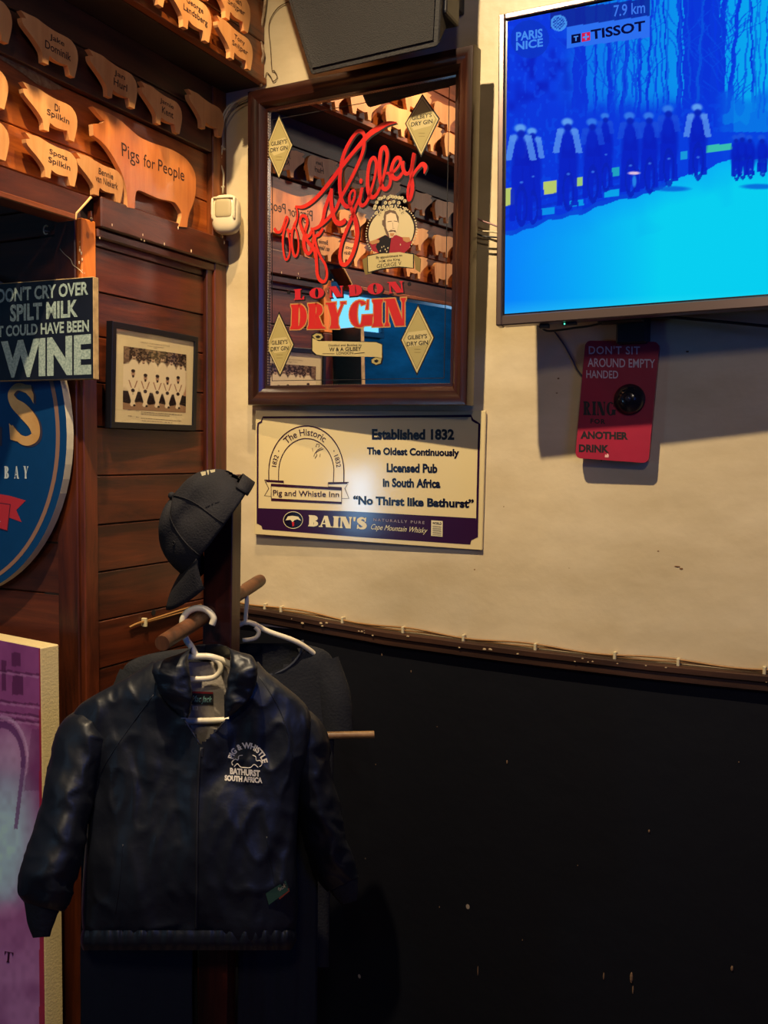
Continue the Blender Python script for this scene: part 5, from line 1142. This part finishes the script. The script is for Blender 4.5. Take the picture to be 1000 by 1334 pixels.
for i in range(L_+1):
    th = pi-.62+1.24*i/L_
    for hh in (-.004, .020): vs.append(O+F_*(rf+.001)*cos(th)*1.0+S_*(rs+.001)*sin(th)+A_*hh-F_*(.006 if hh > 0 else 0)*0)
k.add(vs, [(2*i, 2*i+2, 2*i+3, 2*i+1) for i in range(L_)]); o = kid(k, 'strap', CAPM, t, smooth=True); sm = o.modifiers.new('s', 'SOLIDIFY'); sm.thickness = .003; sm.offset = 0
# brim: hangs down from the front of the opening
k = MB(); vs = []; nb1, nb2 = 24, 8
for i in range(nb1+1):
    th = -1.05+2.1*i/nb1
    for j in range(nb2+1):
        s_ = j/nb2; ext = .066*s_*(cos(th*1.25)**.5 if cos(th*1.25) > 0 else 0)
        p = F_*((rf*.985)*cos(th)+ext)+S_*(rs*sin(th)*(1+.10*s_))-A_*(.016*s_*s_+.030*(abs(sin(th))**2)*s_)+A_*.002
        vs.append(O+p)
k.add(vs, [(i*(nb2+1)+j, (i+1)*(nb2+1)+j, (i+1)*(nb2+1)+j+1, i*(nb2+1)+j+1) for i in range(nb1) for j in range(nb2)])
o = kid(k, 'brim', CAPM, t, smooth=True); sm = o.modifiers.new('s', 'SOLIDIFY'); sm.thickness = .0035; sm.offset = 0
for (a0, a1) in ((pi/2+.25, pi/2+.25), (1.15, 1.15), (-pi/2, -pi/2)):
    k = MB(); k.tube([dome(a0, p_, .0016) for p_ in np.linspace(.03, pi/2-.05, 16)], .0011, seg=5); kid(k, 'seam', CAPM, t, smooth=True)
k = MB(); k.sphere(dome(0, pi/2, .001), .0065, sc=(1, 1, 1)); kid(k, 'button', CAPM, t, smooth=True)
k = MB(); p = dome(.9, .62, .001); k.tube([p+Vector((.003*cos(a), 0, .003*sin(a))) for a in np.linspace(0, 2*pi, 13)], .0009, seg=5, cap=False); kid(k, 'eyelet', CAPM, t)
bm = bmesh.new(); bm.from_mesh(t.children[0].data); tre = BVHTree.FromBMesh(bm); bm.free()
def onsurf(tree, px, py, off=.0012, fallback=1.5):
    d = ray(px, py); h = tree.ray_cast(CAM, d, 5)
    return (h[0]-d*off) if h[0] is not None else W(px, py, fallback)
k = MB()
for (a, b, c_, d_) in ((261, 615, 268, 620), (269, 613, 272, 619), (273, 612.5, 280, 616)):
    qd = [onsurf(tre, *p_) for p_ in ((a, b), (c_, b-1.2), (c_, d_-1.5), (a+2, d_))]; k.add(qd, [(0, 1, 2, 3)])
kid(k, 'embroidery', mat('cream_embroidery', rgb(226, 210, 160), .7), t)

# ================================================================== HANGERS
def hanger(name, d, label, parts):
    p0 = W(*parts[0][1][0], d); t = thing(name, p0, label, 'hanger', 'white plastic hangers on the coat stand'); bpy.context.view_layer.update()
    for nm, pts, r_, dd in parts:
        k = MB(); k.tube([W(a, b, d+(dd if isinstance(dd, (int, float)) else dd[i])) for i, (a, b) in enumerate(pts)], r_, seg=10, sub=5); kid(k, nm, WHITEP, t, smooth=True)
    return t
hanger('clothes_hanger', 1.555, 'white plastic hanger hooked over the front peg, holding the logo jacket', [
    ('hook', [(276, 814), (278, 805), (271, 796), (259, 792), (246, 796), (238.5, 806), (238, 819), (242, 832), (250, 844), (256, 857)], .0056, 0),
    ('shoulder_bar', [(120, 944), (150, 924), (200, 892), (226, 868), (238, 857), (262, 855), (280, 857), (303, 868), (345, 902), (385, 932)], .0054, [.035, .03, .02, .01, 0, 0, 0, .008, .03, .035]),
    ('inner_loop', [(236, 884), (262, 884.5), (279, 882), (287, 873), (285, 863), (276, 857)], .0046, 0),
    ('trouser_bar', [(120, 946), (150, 941), (235, 939), (265, 939), (292, 938), (385, 934)], .0052, [.03, .02, .015, .015, .015, .03])])
hanger('clothes_hanger', 1.80, 'white plastic hanger on the rear peg, carrying the black T-shirt', [
    ('hook', [(310, 772), (313, 765), (319, 768), (321.5, 780), (320.5, 795), (319.5, 811)], .0042, 0),
    ('shoulder_bar', [(195, 892), (240, 866), (284, 838), (318, 811), (350, 823), (388, 837), (415, 856)], .0050, [.06, .055, .02, 0, .01, .03, .06]),
    ('inner_loop', [(332, 817), (337, 823), (334, 830), (326, 833), (316, 834)], .0042, 0)])

# ================================================================== GARMENTS
def sgp(v, e): return abs(v)**e*(1 if v >= 0 else -1)
def interp(rows, n):
    P_ = [Vector((*r[:3],)) for r in rows]; Q_ = [Vector((r[3], r[4], 0)) for r in rows]
    sub = max(2, n//(len(rows)-1)); a = catmull(P_, sub); b = catmull(Q_, sub)
    return [(p.x, p.y, p.z, q_.x, q_.y) for p, q_ in zip(a, b)]
def wrink(px, py, d, amp, st=(1, 1), seed=0):
    q_ = Vector((px*.011*st[0]+seed, py*.011*st[1], d*3+seed))
    w1 = noise.noise(q_+Vector((noise.noise(q_*1.7), 0, 0))*.9)
    w2 = 1-abs(noise.noise(q_*2.4+Vector((3, 1, 0))))*2
    w3 = 1-abs(noise.noise(q_*5.1+Vector((1, 7, 0))))*2
    return amp*(w1*1.15+.30*w2*w2*(1 if w2 > 0 else -1)+.07*w3)
def torso(rows, amp, n=60, cols=96, e=.75, skip=None, st=(1.6, .55), seed=0, gather=None):
    R_ = interp(rows, n); vs = []; fs = []; keep = []
    for (y, L, R, dc, th) in R_:
        for i in range(cols):
            a = 2*pi*i/cols; x = (L+R)/2-(R-L)/2*sgp(cos(a), .9); dd = dc-th*sgp(sin(a), e)
            f_ = min(1, abs(sin(a))*2.5+.15); w_ = wrink(x, y, 0 if sin(a) > 0 else 1, amp, st, seed)
            if gather and y > gather: w_ = w_*.6+.0030*sin(x*.42+3*noise.noise((x*.03, y*.02, 7)))*(.4+noise.noise((x*.05, 3, y*.03))+.3)*min(1, (y-gather)/8)
            vs.append(W(x+w_*140*(1-f_), y, dd-w_*f_*(1 if sin(a) >= 0 else -1)))
    for j in range(len(R_)-1):
        for i in range(cols):
            x = (R_[j][1]+R_[j][2])/2-(R_[j][2]-R_[j][1])/2*sgp(cos(2*pi*(i+.5)/cols), .9)
            if skip and sin(2*pi*(i+.5)/cols) > 0 and skip(x, (R_[j][0]+R_[j+1][0])/2): continue
            fs.append((j*cols+i, j*cols+(i+1) % cols, (j+1)*cols+(i+1) % cols, (j+1)*cols+i))
    k = MB(); k.add(vs, fs); return k
def limb(st_, amp, seed=0, seg=40, sub=8, caps=True):
    """stations: (px, py, depth, half width px, half depth m)"""
    A4 = catmull([Vector((s_[0], s_[1], s_[2]*100, s_[3])) for s_ in st_], sub); B4 = catmull([Vector((s_[4], 0, 0)) for s_ in st_], sub)
    vs = []; n_ = len(A4)
    for j in range(n_):
        a, b = A4[max(0, j-1)], A4[min(n_-1, j+1)]; tx, ty = b[0]-a[0], b[1]-a[1]; l_ = sqrt(tx*tx+ty*ty) or 1; nx, ny = -ty/l_, tx/l_
        for i in range(seg):
            an = 2*pi*i/seg; w_ = wrink(A4[j][0]+cos(an)*40, A4[j][1], 2 if sin(an) > 0 else 3, amp, (1.2, 1.5), seed)
            hw = A4[j][3]+w_*450*abs(cos(an)); x = A4[j][0]+nx*hw*cos(an); y = A4[j][1]+ny*hw*cos(an)
            vs.append(W(x, y, A4[j][2]/100-(B4[j].x+w_)*sin(an)))
    fs = [(j*seg+i, j*seg+(i+1) % seg, (j+1)*seg+(i+1) % seg, (j+1)*seg+i) for j in range(n_-1) for i in range(seg)]
    if caps: fs += [tuple(range(seg))[::-1], tuple((n_-1)*seg+i for i in range(seg))]
    k = MB(); k.add(vs, fs); return k
def fab(name, c, rough, c2=None, **kw): return mat(name, c, rough, c2=c2, **kw)
NYL = fab('black_nylon', (.0065, .0085, .015), .46, bump=.35, bscale=30, spec=.55)
COT = fab('black_cotton', (.0045, .0055, .010), .85, bump=.3, bscale=200)
NAVY = fab('navy_cloth', (.003, .0055, .011), .85, bump=.3, bscale=120)

# black T-shirt on the rear hanger
t = thing('tshirt', W(300, 850, 1.87), 'plain black T-shirt on the rear hanger, behind the logo jacket', 'shirt'); bpy.context.view_layer.update()
k = torso([(838, 322, 392, 1.865, .010), (846, 230, 420, 1.865, .018), (858, 176, 433, 1.865, .024), (880, 158, 437, 1.865, .028), (930, 160, 436, 1.865, .030), (1000, 166, 434, 1.865, .032), (1120, 168, 430, 1.86, .034), (1260, 164, 428, 1.86, .034)], .006, n=50, cols=64, skip=lambda x, y: ((x-340)/52)**2+((y-834)/42)**2 < 1, seed=4)
kid(k, 'body', COT, t, smooth=True)
k = MB(); k.tube([W(340+54*cos(a), 836+44*sin(a), 1.838) for a in np.linspace(-.05, pi+.05, 24)], .0026, seg=6); kid(k, 'neckband', fab('black_rib', (.022, .026, .04), .7), t, smooth=True)
k = limb([(420, 862, 1.865, 22, .022), (434, 905, 1.86, 22, .024), (440, 960, 1.86, 21, .022)], .004, 3, caps=False); kid(k, 'sleeve', COT, t, smooth=True)
k = limb([(176, 878, 1.865, 20, .022), (164, 915, 1.86, 22, .024), (160, 960, 1.86, 21, .022)], .004, 4, caps=False); kid(k, 'sleeve', COT, t, smooth=True)

# trousers folded over the two arms of the lower dowel
dw = (e2-e1).normalized()
def draped(L, R, m_, label, seed):
    xs_ = np.linspace(L, R, 36); cx = (L+R)/2
    t = thing('folded_trousers', W(cx, 957, 1.69), label, 'trousers', 'trousers folded over the lower peg'); bpy.context.view_layer.update()
    vs = []; prof_ = [(.030, 1480), (.027, 1300), (.022, 1150), (.018, 1050), (.013, 980), (.009, 960), (.004, 948), (-.004, 946), (-.010, 955), (-.014, 975), (-.017, 1050), (-.020, 1150), (-.024, 1300), (-.026, 1480)]
    P2 = catmull([Vector((a, b, 0)) for a, b in prof_], 6)
    for x in xs_:
        X_ = (e1-CAM).dot(_f); base_d = 1.655+.0
        # depth of the dowel under this pixel column
        d0 = ray(x, 957); nrm_ = Vector((dw.y, -dw.x, 0)); tt = (e1-CAM).dot(nrm_)/d0.dot(nrm_); dep = (d0*tt).dot(_f)
        for p in P2:
            w_ = wrink(x, p.y, seed, .006, (3, .5), seed)*min(1, max(0, (p.y-960)/60))
            zc = e1.z+.008-(p.y-957)*.00137 if p.y > 957 else e1.z+.0080
            q_ = CAM+d0*(dep/d0.dot(_f)); fh = Vector((_f.x, _f.y, 0)).normalized()
            vs.append(Vector((q_.x, q_.y, 0))+fh*(-p.x*1.0-w_)+Vector((0, 0, zc if p.y > 957 else e1.z+.0085+(.002 if abs(p.x) < .005 else 0))))
    n_ = len(P2); k = MB(); k.add(vs, [(i*n_+j, (i+1)*n_+j, (i+1)*n_+j+1, i*n_+j+1) for i in range(len(xs_)-1) for j in range(n_-1)])
    o = kid(k, 'cloth', m_, t, smooth=True); sm = o.modifiers.new('s', 'SOLIDIFY'); sm.thickness = .003; return t
draped(108, 254, NAVY, 'navy trousers folded over the lower peg, left of the post under the jacket', 5)
draped(313, 414, COT, 'black trousers folded over the lower peg, right of the post under the jacket', 9)

# the jacket
t = thing('jacket', W(262, 880, 1.56), 'black zip-front windcheater with a pub logo, hanging on the front peg', 'jacket'); bpy.context.view_layer.update()
Vp = [(240, 830), (246, 885), (251, 908), (238, 936), (262, 971), (296, 936), (293, 908), (302, 866), (304, 830)]
def inpoly(x, y, P_):
    c_ = False; n_ = len(P_)
    for i in range(n_):
        (x1_, y1_), (x2_, y2_) = P_[i], P_[(i+1) % n_]
        if (y1_ > y) != (y2_ > y) and x < (x2_-x1_)*(y-y1_)/(y2_-y1_)+x1_: c_ = not c_
    return c_
rows = [(862, 198, 336, 1.565, .035), (874, 180, 346, 1.565, .048), (890, 152, 366, 1.565, .058), (906, 122, 386, 1.565, .062), (922, 100, 400, 1.565, .062), (945, 92, 405, 1.563, .062), (985, 104, 400, 1.560, .060), (1015, 116, 392, 1.558, .060), (1050, 116, 388, 1.556, .062), (1110, 110, 386, 1.556, .066), (1165, 107, 388, 1.556, .066), (1205, 107, 386, 1.556, .060), (1232, 112, 378, 1.556, .050)]
k = torso(rows, .0105, n=156, cols=200, e=.62, skip=lambda x, y: inpoly(x, y, Vp), st=(1.5, .75), seed=1.3)
BODY = kid(k, 'body', NYL, t, smooth=True)
bpy.context.view_layer.update()
bm = bmesh.new(); bm.from_mesh(BODY.data); JT = BVHTree.FromBMesh(bm); bm.free()
k = limb([(124, 932, 1.565, 10, .030), (110, 955, 1.560, 33, .055), (98, 1005, 1.545, 34, .058), (85, 1055, 1.53, 33, .056), (72, 1105, 1.515, 34, .054), (60, 1148, 1.505, 36, .052), (57, 1172, 1.50, 32, .044), (55, 1182, 1.50, 24, .034)], .010, 11, seg=64, sub=12)
kid(k, 'sleeve', NYL, t, smooth=True)
k = limb([(56, 1176, 1.50, 25, .034), (54, 1190, 1.50, 20, .026), (53, 1205, 1.50, 16, .022), (54, 1221, 1.50, 11, .018)], .0035, 12, seg=40, sub=8); kid(k, 'cuff', fab('black_rib_cuff', (.010, .011, .016), .8, bump=.6, bscale=150), t, smooth=True)
k = limb([(376, 928, 1.570, 9, .030), (392, 950, 1.585, 27, .052), (403, 1000, 1.60, 27, .054), (414, 1050, 1.61, 26, .052), (425, 1095, 1.62, 26, .050), (437, 1130, 1.63, 26, .046), (447, 1152, 1.64, 21, .036)], .010, 21, seg=64, sub=12)
kid(k, 'sleeve', NYL, t, smooth=True)
k = limb([(445, 1148, 1.64, 21, .034), (451, 1163, 1.65, 16, .026), (455, 1176, 1.66, 10, .018)], .003, 22, seg=36, sub=8); kid(k, 'cuff', MATS['black_rib_cuff'], t, smooth=True)
# gathered elastic hem
k = torso([(1212, 107, 385, 1.556, .061), (1220, 105, 386, 1.556, .063), (1230, 105, 384, 1.556, .062), (1238, 108, 378, 1.556, .056)], .004, n=12, cols=240, e=.62, st=(8, .5), seed=2, gather=1205)
kid(k, 'elastic_hem', NYL, t, smooth=True)
# collar: soft fold running round the neck
def ell_loft(st_, seg=28, sub=10, amp=.004, seed=0):
    A4 = catmull([Vector((s_[0], s_[1], s_[2]*100, s_[3])) for s_ in st_], sub); B4 = catmull([Vector((s_[4], s_[5], 0)) for s_ in st_], sub); vs = []; n_ = len(A4)
    for j in range(n_):
        x, y, d, hw = A4[j]; d /= 100; ux, uy = cos(radians(B4[j].y)), sin(radians(B4[j].y))
        for i in range(seg):
            an = 2*pi*i/seg; w_ = wrink(x+cos(an)*30, y*2, 1 if sin(an) > 0 else 2, amp, (2, 2), seed)
            vs.append(W(x+ux*hw*cos(an)*(1+w_*20), y+uy*hw*cos(an), d-(B4[j].x+w_)*sgp(sin(an), .8)))
    fs = [(j*seg+i, j*seg+(i+1) % seg, (j+1)*seg+(i+1) % seg, (j+1)*seg+i) for j in range(n_-1) for i in range(seg)]+[tuple(range(seg))[::-1], tuple((n_-1)*seg+i for i in range(seg))]
    k = MB(); k.add(vs, fs); return k
k = ell_loft([(240, 934, 1.492, 5, .006, 20), (232, 918, 1.490, 17, .012, 15), (228, 898, 1.488, 23, .016, 10), (223, 872, 1.492, 23, .017, 5), (226, 856, 1.51, 19, .015, -10), (242, 850, 1.56, 13, .012, -40), (268, 848, 1.60, 9, .010, -88)], amp=.007, seed=31)
kid(k, 'collar', NYL, t, smooth=True)
k = ell_loft([(297, 934, 1.492, 5, .006, -20), (308, 916, 1.490, 16, .012, -15), (314, 894, 1.488, 20, .016, -10), (316, 868, 1.492, 17, .016, -5), (312, 850, 1.51, 13, .014, 10), (295, 848, 1.56, 11, .012, 50), (268, 848, 1.60, 9, .010, 88)], amp=.007, seed=41)
kid(k, 'collar', NYL, t, smooth=True)
# grey lining seen in the neck
k = MB(); nx_, ny_ = 14, 18; vs = [W(228+i*90/(nx_-1), 862+j*118/(ny_-1), 1.586+.006*sin(i*.7)+.005*noise.noise((i*.4, j*.3, 2))) for j in range(ny_) for i in range(nx_)]
k.add(vs, [(j*nx_+i, j*nx_+i+1, (j+1)*nx_+i+1, (j+1)*nx_+i) for j in range(ny_-1) for i in range(nx_-1)]); o = kid(k, 'lining', mat('grey_lining', rgb(168, 158, 144), .8, bump=.4, bscale=150), t, smooth=True); sm = o.modifiers.new('s', 'SOLIDIFY'); sm.thickness = .002
k = MB()
def lq(a, b, c_, d_, sl, mi, dd): k.add([W(a, b, dd), W(c_, b+sl, dd), W(c_, d_+sl, dd), W(a, d_, dd)], [(0, 3, 2, 1)], mi)
lq(246, 900.5, 277.5, 917.5, 1, 0, 1.574); lq(246, 900.5, 277.5, 903, 1, 1, 1.5735); lq(250.5, 919.5, 257.5, 925, .3, 2, 1.574)
vs_, fs_ = font_mesh('Mac Jack', .0, .4); xm = max(v[0] for v in vs_); k.add([W(249+v[0]/xm*27, 914+(v[0]/xm)*1-v[1]*12, 1.573) for v in vs_], fs_, 3)
vs_, fs_ = font_mesh('13', .02); xm = max(v[0] for v in vs_); k.add([W(252.5+v[0]/xm*3.5, 924.3-v[1]*5, 1.573) for v in vs_], fs_, 0)
kid(k, 'neck_label', [mat('label_black', (.01, .01, .012), .6), mat('label_red', rgb(150, 30, 30), .6), mat('label_white', rgb(190, 184, 170), .6), mat('label_thread', rgb(120, 170, 160), .6)], t)
# zip
ZT = mat('zip_teeth', rgb(70, 70, 78), .35, .6)
zp = [onsurf(JT, a, b, .001, 1.50) for a, b in [(262, 974)]+[(262-.016*(y-974)*2.2+2*sin(y/60), y) for y in range(985, 1225, 12)]]
k = MB(); k.tube(zp, .0020, seg=6, sub=2); kid(k, 'zip', fab('zip_tape', (.012, .012, .016), .6), t, smooth=True)
for side in (((240, 938), (250, 953), (262, 972)), ((294, 938), (280, 954), (263, 972))):
    k = MB(); k.tube([W(a, b, 1.496) for a, b in side], .0016, seg=6, sub=3); kid(k, 'zip_edge', ZT, t, smooth=True)
k = MB(); c = W(263, 976, 1.492); k.box(c.x-.003, c.y-.003, c.z-.012, c.x+.003, c.y+.001, c.z+.003, b=.001); kid(k, 'zip_puller', ZT, t)
for pts in ([(160, 1100), (158, 1130), (154, 1165), (150, 1190)], [(347, 1090), (352, 1120), (357, 1150), (360, 1180)], [(200, 905), (160, 960), (132, 1005), (122, 1040)], [(336, 880), (350, 900), (364, 925), (376, 960), (385, 1010)]):
    k = MB(); k.tube([onsurf(JT, p.x, p.y, -.0002, 1.5) for p in catmull([Vector((a, b, 0)) for a, b in pts], 6)], .0011, seg=5); kid(k, 'seam', NYL, t, smooth=True)
# printed logo, laid on the cloth
LOGO = mat('logo_white_print', rgb(226, 216, 200), .6)
def cloth_text(k, tx, fn, bold=.03):
    vs_, fs_ = font_mesh(tx, bold); x0_, x1_ = min(v[0] for v in vs_), max(v[0] for v in vs_); y0_, y1_ = min(v[1] for v in vs_), max(v[1] for v in vs_)
    k.add([onsurf(JT, *fn((v[0]-x0_)/(x1_-x0_), (v[1]-y0_)/(y1_-y0_)), .0014, 1.49) for v in vs_], fs_)
k = MB()
def arcfn(u, v):
    a = radians(205-u*200); a = radians(168-u*158); R1 = 20.5+v*8.5
    return (322.5+R1*cos(a)*.92, 993-R1*sin(a)*.98+u*5)
cloth_text(k, 'PIG & WHISTLE', arcfn, .035)
cloth_text(k, 'BATHURST', lambda u, v: (299.5+u*39, 1008.5-v*8.5+u*3.5), .05); cloth_text(k, 'SOUTH AFRICA', lambda u, v: (292.5+u*49, 1017-v*7.5+u*3.5), .05)
kid(k, 'logo_lettering', LOGO, t)
k = MB()
for pts in ([(303, 997), (302, 993), (306, 989), (310, 990), (311, 985), (316, 984)], [(329, 984), (333, 986), (334, 991), (339, 991), (341, 996), (338, 999)], [(305, 999), (309, 995), (313, 999), (318, 1000), (326, 1000), (331, 996), (336, 1000)]):
    k.tube([onsurf(JT, p.x, p.y, .0008, 1.49) for p in catmull([Vector((a, b, 0)) for a, b in pts], 4)], .0008, seg=5)
kid(k, 'logo_cloud_line', LOGO, t)
# woven side label
k = MB(); qd = [onsurf(JT, a, b, .0018, 1.49) for a, b in ((346, 1164), (372, 1147), (376, 1160), (350, 1179))]; k.add(qd, [(0, 3, 2, 1)]); kid(k, 'woven_label', mat('label_green', rgb(40, 74, 56), .7), t)
k = MB(); cloth_text(k, 'Mac Jack', lambda u, v: (349.5+u*23, 1172-u*14.5-v*8), .02); o = kid(k, 'woven_label_text', mat('label_cream', rgb(210, 190, 140), .7), t)
for v in o.data.vertices: v.co -= ray(360, 1163)*.0008
k = MB(); qd = [onsurf(JT, a, b, .0022, 1.49) for a, b in ((362, 1168), (376, 1157), (377, 1161), (364, 1172))]; k.add(qd, [(0, 3, 2, 1)]); kid(k, 'woven_label_flash', mat('label_orange', rgb(190, 80, 40), .7), t)
